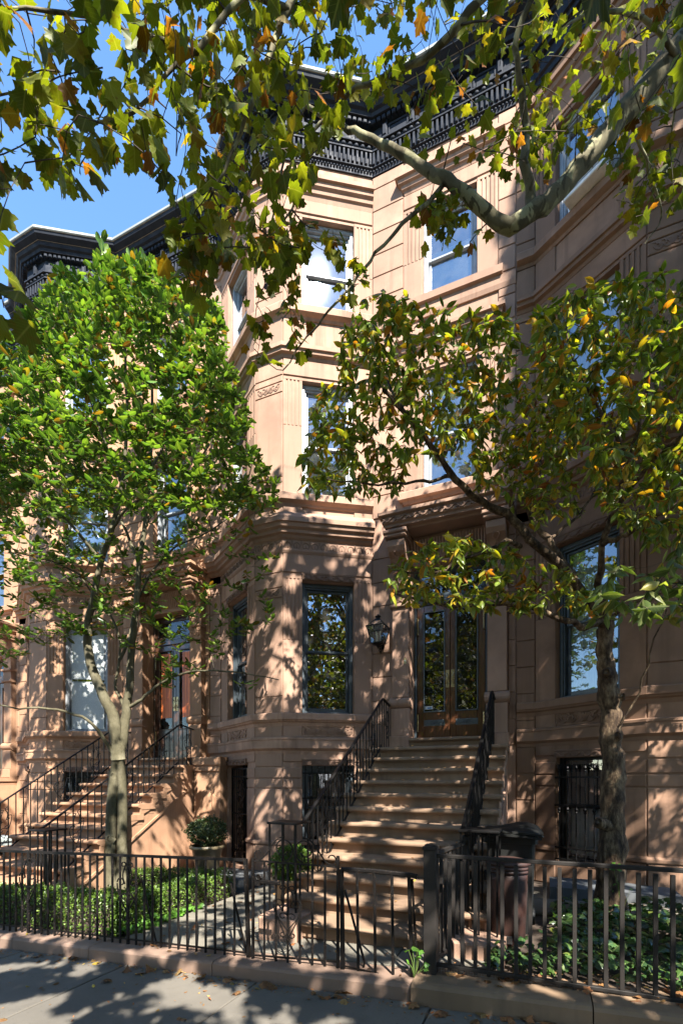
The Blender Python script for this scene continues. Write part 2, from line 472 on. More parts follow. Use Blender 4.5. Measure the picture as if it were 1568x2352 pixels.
# ------------------------------------------------------------------ the row house (one pattern, repeated along the row)
P5, P4, P3, P2, P1, P0 = (-6.24, 0), (-5.93, 0), (-4.52, -.88), (-3.94, -.88), (-2.53, 0), (0, 0)
FAC = {'F0': (P5, P4), 'FA': (P4, P3), 'FP': (P3, P2), 'FC': (P2, P1), 'FD': (P1, P0)}
def frame(name):
    A, B = FAC[name]; L = math.dist(A, B)
    d = ((B[0] - A[0]) / L, (B[1] - A[1]) / L); n = (d[1], -d[0])
    def T(p): return (A[0] + p[0] * d[0] - p[1] * n[0], A[1] + p[0] * d[1] - p[1] * n[1], p[2])
    return T, L, math.atan2(d[1], d[0])
BAY = [(-6.222, 0), P4, P3, P2, P1]
FULL = [P5, P4, P3, P2, P1, P0]
FR = {k: frame(k) for k in FAC}
S0, S1 = .35, 1.31                      # window opening on the slanted bay faces
D0, D1 = .75, 2.07                      # door opening on the door wall
W0, W1 = .95, 1.90                      # window opening above the door
WIN_Z = [(2.95, 5.38), (6.93, 9.05), (10.37, 12.05)]

HOUSE = []                              # (object, facet, zmin, zmax, detail)

def make_house(parent):
    S = M['stone']
    def put(mb, name, mat, par=None, smooth=False, fix=True):
        o = mb.build(name, mat, par or parent, smooth)
        if fix: fixn(o.data)
        return o
    # ---- walls with real openings
    wall = MB()
    opens = {'F0': [], 'FP': [], 'FA': [(S0, S1, .02, 2.06)], 'FC': [(S0, S1, .45, 2.02)], 'FD': [(D0, D1, 2.3, 5.62)]}
    for a, b in WIN_Z:
        opens['FA'].append((S0, S1, a, b)); opens['FC'].append((S0, S1, a, b))
    for a, b in WIN_Z[1:]: opens['FD'].append((W0, W1, a, b))
    for k, (T, L, ang) in FR.items():
        wall.T = T
        ss = sorted({0, L} | {x for o in opens[k] for x in o[:2]})
        zz = sorted({-2.2, 13.9} | {x for o in opens[k] for x in o[2:]})
        for i in range(len(ss) - 1):
            for j in range(len(zz) - 1):
                sm, zm = (ss[i] + ss[i + 1]) / 2, (zz[j] + zz[j + 1]) / 2
                if any(o[0] < sm < o[1] and o[2] < zm < o[3] for o in opens[k]): continue
                wall.quad((ss[i], 0, zz[j]), (ss[i + 1], 0, zz[j]), (ss[i + 1], 0, zz[j + 1]), (ss[i], 0, zz[j + 1]))
        for (a, b, c, d) in opens[k]:
            y = .32
            wall.quad((a, 0, c), (a, 0, d), (a, y, d), (a, y, c)); wall.quad((b, 0, c), (b, y, c), (b, y, d), (b, 0, d))
            wall.quad((a, 0, d), (b, 0, d), (b, y, d), (a, y, d)); wall.quad((a, 0, c), (a, y, c), (b, y, c), (b, 0, c))
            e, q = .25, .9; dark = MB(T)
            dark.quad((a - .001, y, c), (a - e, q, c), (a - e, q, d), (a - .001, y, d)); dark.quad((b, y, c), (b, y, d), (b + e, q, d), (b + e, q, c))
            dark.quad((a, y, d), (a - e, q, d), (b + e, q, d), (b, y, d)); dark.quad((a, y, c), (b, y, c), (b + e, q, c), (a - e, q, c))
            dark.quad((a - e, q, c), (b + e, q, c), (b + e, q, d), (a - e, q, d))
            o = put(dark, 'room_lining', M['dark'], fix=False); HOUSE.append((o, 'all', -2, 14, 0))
    wall.T = lambda p: p
    wall.quad((-6.24, .01, -2), (-6.24, 9, -2), (-6.24, 9, 13.9), (-6.24, .01, 13.9))
    wall.quad((0, .01, -2), (0, .01, 13.9), (0, 9, 13.9), (0, 9, -2))
    wall.quad((-6.24, 9, -2), (0, 9, -2), (0, 9, 13.9), (-6.24, 9, 13.9))
    w = put(wall, 'wall', S, fix=False); HOUSE.append((w, 'all', -2, 14, 0))
    # ---- roof
    r = MB(); pts = offpath(FULL, .3)
    n = len(pts); r.add([(x, y, 14.02) for x, y in pts] + [(0, 9, 14.3), (-6.24, 9, 14.3)], [tuple(range(n + 2))])
    HOUSE.append((put(r, 'roof', M['gutter'], fix=False), 'all', 14, 14.3, 0))
    # ---- stone blocks
    def block(k, s0, s1, z0, z1, o=.022, c=.008):
        T, L, a = FR[k]; mb = MB(T); q = .009 if z1 < 2.3 else .006
        mb.cbox(s0 + .004, s1 - .004, -o, .002, z0 + q, z1 - q, c)
        b = put(mb, 'stone_block', S, w, fix=False); HOUSE.append((b, k, z0, z1, 1)); return b
    def flute(k, s0, s1, z0, z1, zf):
        """plain jamb block up to zf, fluted jamb stone above it"""
        block(k, s0, s1, z0, zf)
        T, L, a = FR[k]; mb = MB(T); wd = s1 - s0 - .008; a0 = s0 + .004; m = .05; nf = 4
        pw = (wd - 2 * m) / (nf * 2 - 1)
        prof = [(a0, -.016)]
        for i in range(nf):
            q = a0 + m + i * 2 * pw
            prof += [(q, -.016), (q + pw * .12, .006), (q + pw * .5, .014), (q + pw * .88, .006), (q + pw, -.016)]
        prof += [(a0 + wd, -.016)]
        zb, zt = zf + .005, z1 - .06
        vs = [(s, y, zb) for s, y in prof] + [(s, y, zt) for s, y in prof]; nn = len(prof)
        mb.add(vs, [(i, i + 1, nn + i + 1, nn + i) for i in range(nn - 1)])
        mb.cbox(a0, a0 + wd, -.016, .002, zt, z1 - .005, .004)
        mb.box(a0, a0 + wd, .013, .016, zb, zt)
        mb.quad((a0, -.016, zb), (a0, -.016, zt), (a0, .002, zt), (a0, .002, zb)); mb.quad((a0 + wd, -.016, zb), (a0 + wd, .002, zb), (a0 + wd, .002, zt), (a0 + wd, -.016, zt))
        f = put(mb, 'fluted_jamb', S, w, fix=False); HOUSE.append((f, k, zf, z1, 1))
    LP = FR['FP'][1]; LF = FR['FC'][1]
    for z0, z1 in ((.02, .54), (.56, 1.575), (1.58, 1.757), (1.763, 1.967), (1.973, 2.25), (2.5, 2.76), (2.95, 3.26), (3.26, 5.06), (5.06, 5.24), (5.24, 5.515), (5.515, 5.9),
                   (6.6, 6.76), (6.93, 7.25), (7.25, 8.79), (8.79, 8.98), (8.98, 9.1), (9.1, 9.43), (9.65, 10.17), (10.37, 10.6), (10.6, 11.75), (11.75, 11.95), (11.95, 12.35)):
        block('FP', 0, LP, z0, z1, .036 if z1 < .55 else .022)
    for k in ('FA', 'FC'):
        for (a, b) in ((0, S0), (S1, LF)):
            for z0, z1 in ((.02, .54), (.56, 1.575), (1.58, 1.757), (1.763, 1.967)): block(k, a, b, z0, z1, .036 if z1 < .55 else .022)
            flute(k, a, b, 2.95, 5.47, 4.29); flute(k, a, b, 6.93, 9.09, 8.2); flute(k, a, b, 10.37, 12.09, 11.1)
            for z0, z1 in ((2.5, 2.76), (6.6, 6.76), (9.65, 10.17)): block(k, a, b, z0, z1)
        for z0, z1 in ((2.06, 2.25), (5.515, 5.9), (9.1, 9.43), (12.1, 12.35)): block(k, 0, LF, z0, z1)
        block(k, S0, S1, 9.65, 10.17, .004)
    z = 2.32
    while z < 6.0:
        block('FD', .01, .43, z, min(z + .44, 6.0)); z += .44
    z = 2.32
    while z < 5.9:
        block('FD', 2.41, 2.525, z, z + .44); z += .44
    z = 6.6
    while z < 12.9:
        zt = min(z + .41, 12.98)
        if not (9.3 < z + .2 < 9.65 or 10.1 < z + .2 < 10.36):
            block('FD', .01, .60, z, zt); block('FD', 2.25, 2.525, z, zt)
        z += .41
    z = .02
    while z < 12.9:
        block('F0', .005, .295, z, min(z + .44, 12.95)); z += .44
    for a, b in ((.60, W0), (W1, 2.25)):
        flute('FD', a, b, 6.93, 9.09, 8.2); flute('FD', a, b, 10.37, 12.09, 11.1)
    block('FD', .60, 2.25, 9.1, 9.4); block('FD', .60, 2.25, 12.1, 12.36)
    # ---- mouldings that run round the bay
    def belt(name, path, prof, k='bay', mat=None):
        mb = MB(); sweep(mb, path, prof); o = put(mb, name, mat or S); HOUSE.append((o, k, prof[0][1], prof[-1][1], 1)); return o
    for pth in ([P5, P4, FR['FA'][0]((S0, 0, 0))[:2]], [FR['FA'][0]((S1, 0, 0))[:2], P3, P2, P1]): belt('plinth_moulding', pth, [(0, .545), (.045, .545), (.055, .56), (.055, .60), (.03, .63), (0, .64)])
    belt('water_table', BAY, [(0, 2.22), (.03, 2.22), (.04, 2.27), (.085, 2.30), (.10, 2.31), (.10, 2.46), (.115, 2.465), (.115, 2.50), (.05, 2.52), (0, 2.52)])
    belt('sill_course', BAY, [(0, 2.72), (.025, 2.72), (.045, 2.78), (.085, 2.80), (.09, 2.83), (.12, 2.83), (.12, 2.93), (.10, 2.95), (0, 2.955)])
    belt('parlor_cornice', BAY, [(0, 5.86), (.03, 5.86), (.05, 5.90), (.05, 5.935), (.022, 5.95), (.022, 6.10), (.06, 6.13), (.08, 6.17), (.13, 6.19), (.14, 6.24), (.19, 6.27), (.21, 6.33), (.24, 6.34), (.24, 6.42), (.05, 6.60), (0, 6.60)])
    belt('sill_course', BAY, [(0, 6.72), (.025, 6.72), (.045, 6.76), (.085, 6.78), (.12, 6.80), (.12, 6.91), (.10, 6.93), (0, 6.935)])
    belt('belt_course', BAY, [(0, 9.40), (.03, 9.40), (.05, 9.45), (.10, 9.47), (.11, 9.52), (.14, 9.53), (.14, 9.60), (.03, 9.68), (0, 9.68)])
    belt('sill_course', BAY, [(0, 10.14), (.025, 10.14), (.045, 10.18), (.085, 10.20), (.12, 10.22), (.12, 10.33), (.10, 10.36), (0, 10.375)])
    belt('window_hood', BAY, [(0, 12.34), (.02, 12.34), (.04, 12.42), (.07, 12.44), (.08, 12.50), (.12, 12.53), (.13, 12.60), (.17, 12.61), (.17, 12.68), (.02, 12.86), (0, 12.86)])
    FDp = [P1, P0]
    belt('belt_course', FDp, [(0, 10.02), (.03, 10.02), (.05, 10.09), (.06, 10.22), (.02, 10.25), (0, 10.25)], 'FD')
    def local(name, k, s0, s1, prof, mat=None, y=0, par=None):
        """short moulding with returned ends on one wall face"""
        T, L, a = FR[k]; mb = MB(); e = max(o for o, z in prof)
        vs = []; kk = len(prof)
        for o, z in prof: vs.append(T((s0 + e - o, y - o, z)))
        for o, z in prof: vs.append(T((s1 - e + o, y - o, z)))
        fs = [(j, (j + 1) % kk, kk + (j + 1) % kk, kk + j) for j in range(kk)]
        mb.add(vs, fs)
        # returns to the wall
        for (sg, s) in ((-1, s0), (1, s1)):
            b = [T((s - sg * e + sg * o, y - o, z)) for o, z in prof]; q = [T((s - sg * e + sg * o, y + .002, z)) for o, z in prof]
            mb.add(b + q, [(j, (j + 1) % kk, kk + (j + 1) % kk, kk + j) for j in range(kk)])
        o = put(mb, name, mat or S, par); HOUSE.append((o, k, prof[0][1], prof[-1][1], 1)); return o
    hood = [(0.005, 12.36), (.02, 12.36), (.04, 12.42), (.07, 12.44), (.08, 12.49), (.12, 12.51), (.13, 12.57), (.17, 12.58), (.17, 12.64), (.02, 12.76), (.005, 12.76)]
    local('window_hood', 'FD', .48, 2.37, hood)
    local('window_hood', 'FD', .48, 2.37, [(o, z - 2.96) for o, z in hood])
    for zt in (6.93, 10.37):
        local('window_sill', 'FD', .52, 2.33, [(.005, zt - .2), (.03, zt - .2), (.05, zt - .15), (.11, zt - .13), (.12, zt - .02), (.10, zt), (.005, zt)])
    # carved lintel strips
    def carve_lines(k, lines, sc, zc, rad, name, y=-.014, par=None, mat=None, sx=1.0):
        T, L, a = FR[k]; mb = MB(T)
        for ln in lines: mb.tube([(sc + u * sx, y, zc + v) for u, v in ln], rad, 4, True)
        o = put(mb, name, mat or S, par, fix=False); HOUSE.append((o, k, zc - .1, zc + .1, 2)); return o
    def strip_lines(w, h, n):
        L = []
        for i in range(n):
            c = -w / 2 + (i + .5) * w / n; s = 1 if i % 2 else -1
            L.append(bez((c - w / n * .55, -s * h * .4), (c, -s * h * .5), (c, s * h * .5), (c + w / n * .55, s * h * .4), 5))
            L.append(bez((c - w / n * .3, s * h * .35), (c - w / n * .1, s * h * .2), (c, 0), (c + w / n * .1, -s * h * .1), 3))
        return L
    for k, zb in (('FA', 2.02), ('FC', 1.99), ('FA', 5.38), ('FC', 5.38)):
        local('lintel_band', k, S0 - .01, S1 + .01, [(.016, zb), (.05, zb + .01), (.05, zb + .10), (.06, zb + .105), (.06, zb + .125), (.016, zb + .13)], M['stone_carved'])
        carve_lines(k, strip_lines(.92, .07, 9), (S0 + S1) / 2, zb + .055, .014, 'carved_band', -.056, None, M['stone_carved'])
    # apron panels under the parlour windows
    for k in ('FA', 'FC'):
        carve_lines(k, acanthus(.92, .17, 3), (S0 + S1) / 2, 2.635, .021, 'carved_panel', -.006)
        carve_lines(k, acanthus(.80, .13, 2), (S0 + S1) / 2, 2.635, .015, 'carved_panel', -.018)
        T, L, a = FR[k]; mb = MB(T)
        for (x0, x1, z0, z1) in ((S0, S1, 2.525, 2.55), (S0, S1, 2.705, 2.725), (S0, S0 + .03, 2.55, 2.705), (S1 - .03, S1, 2.55, 2.705)): mb.cbox(x0, x1, -.013, .002, z0, z1, .008)
        o = put(mb, 'panel_frame', S, fix=False); HOUSE.append((o, k, 2.5, 2.7, 1))
    # carved blocks on the pier
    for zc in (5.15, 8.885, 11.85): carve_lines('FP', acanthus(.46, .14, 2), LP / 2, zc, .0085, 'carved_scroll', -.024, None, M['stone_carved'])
    # frieze of small arches under the parlour cornice
    for k in ('FA', 'FP', 'FC'):
        L = FR[k][1]; n = round(L / .16); T = FR[k][0]; mb = MB(T)
        for i in range(n):
            c = (i + .5) * L / n
            mb.tube([(c + .055 * math.cos(a), -.024, 6.0 + .06 * math.sin(a)) for a in np.linspace(-.9, math.pi + .9, 11)], .009, 4)
            mb.tube([(c, -.024, 5.965), (c, -.026, 6.03)], [.016, .006], 4)
            mb.tube([(c + L / n / 2, -.024, 6.09), (c + L / n / 2, -.026, 6.0)], [.012, .005], 4)
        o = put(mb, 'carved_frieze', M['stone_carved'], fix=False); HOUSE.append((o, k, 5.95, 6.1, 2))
    # ---- roof cornice
    C = M['cornice']
    cm = MB(); sweep(cm, FULL, [(0, 13.0), (.03, 13.0), (.03, 13.10), (.07, 13.115), (.07, 13.135), (.04, 13.14), (.04, 13.37), (.10, 13.375), (.10, 13.40), (.075, 13.405), (.085, 13.48), (.13, 13.485), (.13, 13.51),
                                (.06, 13.515), (.06, 13.80), (.09, 13.805), (.09, 13.885), (.19, 13.89), (.21, 13.94), (.25, 13.96), (.29, 14.03), (.38, 14.09), (.40, 14.14), (0, 14.14)])
    corn = put(cm, 'cornice', C); HOUSE.append((corn, 'all', 13, 14.2, 0))
    gm = MB(); sweep(gm, FULL, [(.1, 14.143), (.415, 14.143), (.43, 14.16), (.43, 14.205), (.39, 14.215), (.1, 14.23)])
    HOUSE.append((put(gm, 'gutter', M['gutter'], corn), 'all', 13, 14.2, 0))
    def row(name, off, step, mesh, z, k_list=('F0', 'FA', 'FP', 'FC', 'FD')):
        mesh.materials.clear(); mesh.materials.append(C)
        for k in k_list:
            A, B = FAC[k]; i = FULL.index(A); q = offpath(FULL, off); a, b = q[i], q[i + 1]
            L = math.dist(a, b); n = max(1, round(L / step)); ang = FR[k][2]
            for j in range(n):
                t = (j + .5) / n
                o = link(name, mesh, corn, (a[0] + (b[0] - a[0]) * t, a[1] + (b[1] - a[1]) * t, z), (0, 0, ang))
                HOUSE.append((o, k, z, z + .1, 3))
    m = MB(); m.cbox(-.021, .021, -.055, .002, 0, .215, .008); row('dentil', .04, .083, m.mesh('dentil'), 13.145)
    m = MB(); m.cbox(-.036, .036, -.075, .002, 0, .075, .012); row('modillion', .09, .098, m.mesh('modillion'), 13.808)
    m = MB(); m.lathe([(.001, -.022), (.018, -.012), (.022, 0), (.018, .012), (.001, .022)], 6); row('egg', .045, .058, m.mesh('egg', True), 13.06)
    m = MB(); m.lathe([(.004, -.045), (.03, -.025), (.036, 0), (.03, .025), (.004, .045)], 8)
    me = m.mesh('bead', True); me.transform(Matrix.Rotation(R(90), 4, 'Y')); row('bead', .085, .115, me, 13.443)
    m = MB(); m.cbox(-.05, .05, -.045, .002, 0, .27, .012); m.cbox(-.035, .035, -.06, -.04, .04, .23, .01); row('frieze_block', .06, .52, m.mesh('frieze_block'), 13.525)
    m = MB()
    for (x0, x1, z0, z1) in ((-.19, .19, .03, .06), (-.19, .19, .21, .24), (-.19, -.16, .06, .21), (.16, .19, .06, .21)): m.cbox(x0, x1, -.018, .002, z0, z1, .006)
    row('frieze_panel', .06, .52, m.mesh('frieze_panel'), 13.525, ())
    for k in ('FA', 'FP', 'FC', 'FD'):
        A = FAC[k][0]; i = FULL.index(A); q = offpath(FULL, .06); a, b = q[i], q[i + 1]; L = math.dist(a, b); n = max(1, round(L / .52))
        me = m.mesh('frieze_panel'); me.materials.append(C)
        for j in range(n - 1 if n > 1 else 0):
            t = (j + 1) / n
            o = link('frieze_panel', me, corn, (a[0] + (b[0] - a[0]) * t, a[1] + (b[1] - a[1]) * t, 13.525), (0, 0, FR[k][2])); HOUSE.append((o, k, 13.5, 13.8, 3))
    # ---- windows
    def window(k, s0, s1, z0, z1, mat, cover=None, cz=.5, cmat=None):
        T, L, a = FR[k]; mb = MB(T); f = .055
        for (x0, x1, a0, a1) in ((s0, s0 + f, z0, z1), (s1 - f, s1, z0, z1), (s0 + f, s1 - f, z1 - f - .02, z1), (s0 + f, s1 - f, z0, z0 + .05)): mb.cbox(x0, x1, .09, .25, a0, a1, .01)
        # stop beads make the stepped look at the sides
        for x in (s0 + f, s1 - f - .02): mb.box(x, x + .02, .125, .24, z0 + .05, z1 - f - .02)
        mb.box(s0 + f, s1 - f, .12, .24, z1 - f - .045, z1 - f - .021)
        wn_ = put(mb, 'window', mat, fix=False); HOUSE.append((wn_, k, z0, z1, 1))
        zm = z0 + (z1 - z0) * .485; i0, i1 = s0 + f + .021, s1 - f - .021; zt = z1 - f - .047; zb = z0 + .052
        for (a0, a1, y) in ((zm - .02, zt, .165), (zb, zm + .025, .20)):
            sb = MB(T); e = .045
            for (x0, x1, c0, c1) in ((i0, i0 + e, a0, a1), (i1 - e, i1, a0, a1), (i0 + e, i1 - e, a1 - .045, a1), (i0 + e, i1 - e, a0, a0 + (.075 if y > .18 else .045))): sb.cbox(x0, x1, y, y + .035, c0, c1, .007)
            so = put(sb, 'sash', mat, wn_, fix=False); HOUSE.append((so, k, z0, z1, 1))
            pb = MB(T); pb.quad((i0 + e - .005, y + .02, a0 + .03), (i1 - e + .005, y + .02, a0 + .03), (i1 - e + .005, y + .02, a1 - .03), (i0 + e - .005, y + .02, a1 - .03))
            po = put(pb, 'pane', M['old_glass'] if z0 > 10 else M['glass'], wn_, fix=False); HOUSE.append((po, k, z0, z1, 1))
        if cover:
            cb = MB(T); h0, h1 = (z0 + .05, z0 + (z1 - z0) * cz) if cover == 'low' else ((z0 + .05, z1 - .05) if cover == 'full' else (z1 - (z1 - z0) * cz, z1 - .05))
            nn = 24
            pr = [(i0 - .02 + (i1 - i0 + .04) * i / nn, .27 + (.012 * math.sin(i * 2.1) if cmat is M['curtain'] else 0)) for i in range(nn + 1)]
            cb.add([(s, y, h0) for s, y in pr] + [(s, y, h1) for s, y in pr], [(i, i + 1, nn + 2 + i, nn + 1 + i) for i in range(nn)])
            co = put(cb, 'curtain' if cmat is M['curtain'] else 'shade', cmat, wn_, fix=False); HOUSE.append((co, k, z0, z1, 1))
        return wn_
    window('FC', S0, S1, 2.95, 5.38, M['slate'])
    window('FA', S0, S1, 2.95, 5.38, M['slate'])
    window('FC', S0, S1, 6.93, 9.05, M['pale'], 'low', .5, M['shade'])
    window('FA', S0, S1, 6.93, 9.05, M['pale'], 'full', 1, M['orange'])
    window('FC', S0, S1, 10.37, 12.05, M['pale'], 'low', .45, M['curtain'])
    window('FA', S0, S1, 10.37, 12.05, M['pale'], 'low', .5, M['curtain'])
    window('FD', W0, W1, 6.93, 9.05, M['pale'], 'full', 1, M['curtain'])
    window('FD', W0, W1, 10.37, 12.05, M['pale'], 'low', .62, M['shade'])
    # basement: barred window and iron gate under the bay
    T = FR['FC'][0]
    window('FC', S0, S1, .45, 2.02, M['slate'])
    gp = MB(T)
    for zz_ in (.52, .95, 1.40, 1.86): gp.box(S0, S1, .02, .045, zz_ - .012, zz_ + .012)
    grille = put(gp, 'window_grille', M['iron'], fix=False); HOUSE.append((grille, 'FC', .4, 2, 1))
    for i in range(8):
        b = MB(T); s = S0 + .06 + i * (S1 - S0 - .12) / 7; b.tube([(s, .03, .47), (s, .03, 2.0)], .009, 5)
        o = put(b, 'bar', M['iron'], grille, fix=False); HOUSE.append((o, 'FC', .4, 2, 1))
    b = MB(T)
    for ln in lyre(.3, .5): b.tube([((S0 + S1) / 2 + u, .02, 1.18 + v) for u, v in ln], .007, 4)
    o = put(b, 'scroll', M['iron'], grille, fix=False); HOUSE.append((o, 'FC', .4, 2, 2))
    T = FR['FA'][0]; gp = MB(T)
    for zz_ in (.12, .30, 1.05, 1.80, 1.96): gp.box(S0 + .02, S1 - .02, .06, .09, zz_ - .015, zz_ + .015)
    for s in (S0 + .02, S1 - .05): gp.box(s, s + .03, .06, .09, .1, 1.98)
    gate = put(gp, 'basement_gate', M['iron'], fix=False); HOUSE.append((gate, 'FA', 0, 2, 1))
    for i in range(7):
        b = MB(T); s = S0 + .14 + i * (S1 - S0 - .28) / 6; b.tube([(s, .075, .1), (s, .075, 1.97)], .009, 5)
        o = put(b, 'bar', M['iron'], gate, fix=False); HOUSE.append((o, 'FA', 0, 2, 1))
    for zc in (.68, 1.42):
        b = MB(T)
        for ln in lyre(.42, .62): b.tube([((S0 + S1) / 2 + u, .06, zc + v) for u, v in ln], .008, 4)
        o = put(b, 'scroll', M['iron'], gate, fix=False); HOUSE.append((o, 'FA', 0, 2, 2))
    # ---- doorway: pilasters, capitals, consoles, hood
    T = FR['FD'][0]
    dc = (D0 + D1) / 2
    for sg in (-1, 1):
        c = dc + sg * .83; a, b_ = c - .17, c + .17
        m = MB(T)
        m.cbox(a - .02, b_ + .02, -.21, 0, 2.29, 2.52, .012); m.cbox(a, b_, -.17, 0, 2.52, 3.02, .01)
        o = put(m, 'pilaster_base', S, fix=False); HOUSE.append((o, 'FD', 2.3, 3, 1))
        # scroll at the foot of the shaft
        m = MB(); prof = [(-.10 - .10 * math.sin(t) , 3.02 + .20 * (1 - math.cos(t)) / 2) for t in np.linspace(0, math.pi, 9)]
        m.T = lambda p: T((p[1], p[0], p[2]))
        pr = [(0, 3.02)] + [(y, z) for y, z in prof] + [(0, 3.22)]
        m.prism([(y, z) for y, z in pr], a - .03, b_ + .03)
        o = put(m, 'pilaster_scroll', S); HOUSE.append((o, 'FD', 3, 3.2, 1))
        m = MB(T); m.cbox(a + .015, b_ - .015, -.14, 0, 3.22, 4.84, .008)
        o = put(m, 'pilaster', S, fix=False); HOUSE.append((o, 'FD', 3.2, 4.8, 1))
        m = MB(T); m.cbox(a - .02, b_ + .02, -.19, 0, 4.84, 4.90, .015); m.cbox(a + .01, b_ - .01, -.15, 0, 4.90, 5.13, .01); m.cbox(a - .025, b_ + .025, -.20, 0, 5.13, 5.19, .015)
        cap = put(m, 'capital', S, fix=False); HOUSE.append((cap, 'FD', 4.8, 5.2, 1))
        m = MB(T)
        for ln in acanthus(.28, .2, 1): m.tube([(c + u, -.155, 5.01 + v) for u, v in ln], .017, 5)
        for q in (-1, 1): m.tube([(c + q * u, -.165, 5.08 + v) for u, v in spiral(.11, 0, .055, .012, 0, 1.4)], .016, 5)
        o = put(m, 'carved_leaf', S, cap, fix=False); HOUSE.append((o, 'FD', 4.8, 5.2, 2))
        # console bracket: S profile
        pr = [(0, 5.19), (-.13, 5.19), (-.15, 5.30), (-.15, 5.42), (-.19, 5.55), (-.29, 5.68), (-.40, 5.75), (-.45, 5.82), (-.45, 5.92), (-.40, 5.96), (0, 5.96)]
        m = MB(); m.T = lambda p: T((p[1], p[0], p[2])); m.prism(pr, a + .02, b_ - .02)
        con = put(m, 'console', S); HOUSE.append((con, 'FD', 5.2, 5.95, 1))
        m = MB(T); m.cbox(a - .02, b_ + .02, -.50, 0, 5.962, 6.02, .015); m.cbox(a - .04, b_ + .04, -.53, 0, 6.02, 6.085, .015)
        o = put(m, 'console_cap', S, fix=False); HOUSE.append((o, 'FD', 5.2, 6, 1))
        m = MB(T)
        ys = [(-.155, 5.25), (-.155, 5.42), (-.195, 5.55), (-.295, 5.68), (-.40, 5.745)]
        for q in (0, math.pi):
            m.tube([(c + .05 * math.sin(i * .55 + q), np.interp(i, np.linspace(0, 16, 5), [y for y, z in ys]) - .006, np.interp(i, np.linspace(0, 16, 5), [z for y, z in ys])) for i in range(17)], .013, 5)
        for e in (a + .035, b_ - .035): m.tube([(e, y - .003, z_) for y, z_ in ys], .010, 4)
        o = put(m, 'carved_braid', S, con, fix=False); HOUSE.append((o, 'FD', 5.2, 6, 2))
    # lintel and fluted frieze between the consoles
    m = MB(T); m.cbox(D0 - .0, D1 + .0, -.06, .3, 5.58, 5.64, .01); m.cbox(D0 - .08, D1 + .08, -.05, 0, 5.64, 6.09, .01)
    lint = put(m, 'door_lintel', S, fix=False); HOUSE.append((lint, 'FD', 5.6, 6.1, 1))
    m = MB(T)
    for i in range(26):
        s = D0 + .03 + i * (D1 - D0 - .06) / 25; m.tube([(s, -.06, 5.67), (s, -.075, 5.85), (s, -.13, 6.0)], .018, 5)
    o = put(m, 'reeded_frieze', S, lint, fix=False); HOUSE.append((o, 'FD', 5.6, 6.1, 2))
    local('door_hood', 'FD', .30, 2.50, [(0.005, 6.09), (.40, 6.09), (.42, 6.12), (.50, 6.13), (.50, 6.17), (.54, 6.19), (.54, 6.29), (.60, 6.31), (.60, 6.36), (.10, 6.60), (.005, 6.60)])
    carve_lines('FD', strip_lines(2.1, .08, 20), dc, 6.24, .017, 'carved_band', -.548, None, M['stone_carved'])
    # ---- the doors
    woodm = M['wood']
    m = MB(T); y0 = .20
    for (x0, x1, z0, z1) in ((D0, D0 + .05, 2.47, 5.6), (D1 - .05, D1, 2.47, 5.6), (D0 + .05, D1 - .05, 4.93, 5.05), (D0 + .05, D1 - .05, 5.54, 5.6)): m.cbox(x0, x1, y0 - .03, y0 + .1, z0, z1, .012)
    for (x0, x1, z0, z1) in ((D0 + .05, D1 - .05, 5.05, 5.13), (D0 + .05, D1 - .05, 5.47, 5.54), (D0 + .05, D0 + .13, 5.13, 5.47), (D1 - .13, D1 - .05, 5.13, 5.47)): m.cbox(x0, x1, y0 + .01, y0 + .06, z0, z1, .01)
    df = put(m, 'door_frame', M['slate'], fix=False); HOUSE.append((df, 'FD', 2.4, 5.6, 1))
    m = MB(T); m.quad((D0 + .12, y0 + .035, 5.12), (D1 - .12, y0 + .035, 5.12), (D1 - .12, y0 + .035, 5.48), (D0 + .12, y0 + .035, 5.48))
    o = put(m, 'transom_pane', M['door_glass'], df, fix=False); HOUSE.append((o, 'FD', 5.1, 5.5, 1))
    lw_ = (D1 - D0 - .1) / 2
    for sg in (0, 1):
        a = D0 + .05 + sg * lw_ + .003; b_ = a + lw_ - .006; st = .12; gz0, gz1 = 2.98, 4.80
        m = MB(T)
        ga, gb = a + (.13 if sg == 0 else .10), b_ - (.10 if sg == 0 else .13)
        for (x0, x1, z0, z1) in ((a, ga, 2.475, 4.925), (gb, b_, 2.475, 4.925), (ga, gb, gz1, 4.925), (ga, gb, 2.475, gz0)): m.cbox(x0, x1, y0, y0 + .05, z0, z1, .006)
        door = put(m, 'door', woodm, fix=False); HOUSE.append((door, 'FD', 2.4, 5, 1))
        m = MB(T); m.quad((ga, y0 + .03, gz0), (gb, y0 + .03, gz0), (gb, y0 + .03, gz1), (ga, y0 + .03, gz1))
        o = put(m, 'pane', M['door_glass'], door, fix=False); HOUSE.append((o, 'FD', 2.4, 5, 1))
        m = MB(T)
        for (x0, x1, z0, z1) in ((ga - .012, ga + .012, gz0, gz1), (gb - .012, gb + .012, gz0, gz1), (ga - .012, gb + .012, gz0 - .012, gz0 + .012), (ga - .012, gb + .012, gz1 - .012, gz1 + .012)): m.cbox(x0, x1, y0 - .018, y0 + .002, z0, z1, .008)
        o = put(m, 'glazing_bead', M['greydoor'], door, fix=False); HOUSE.append((o, 'FD', 2.4, 5, 1))
        m = MB(T)
        for i in range(54):
            zb_ = gz0 + .03 + i * (gz1 - gz0 - .06) / 53
            for xx in (ga - .022, gb + .022): m.box(xx - .007, xx + .007, y0 - .012, y0 + .001, zb_ - .011, zb_ + .011)
        o = put(m, 'bead_moulding', woodm, door, fix=False); tag(o, kind='stuff'); HOUSE.append((o, 'FD', 2.4, 5, 2))
        m = MB(T); m.cbox(ga - .005, gb + .005, y0 - .006, y0 + .001, 2.72, 2.83, .004)
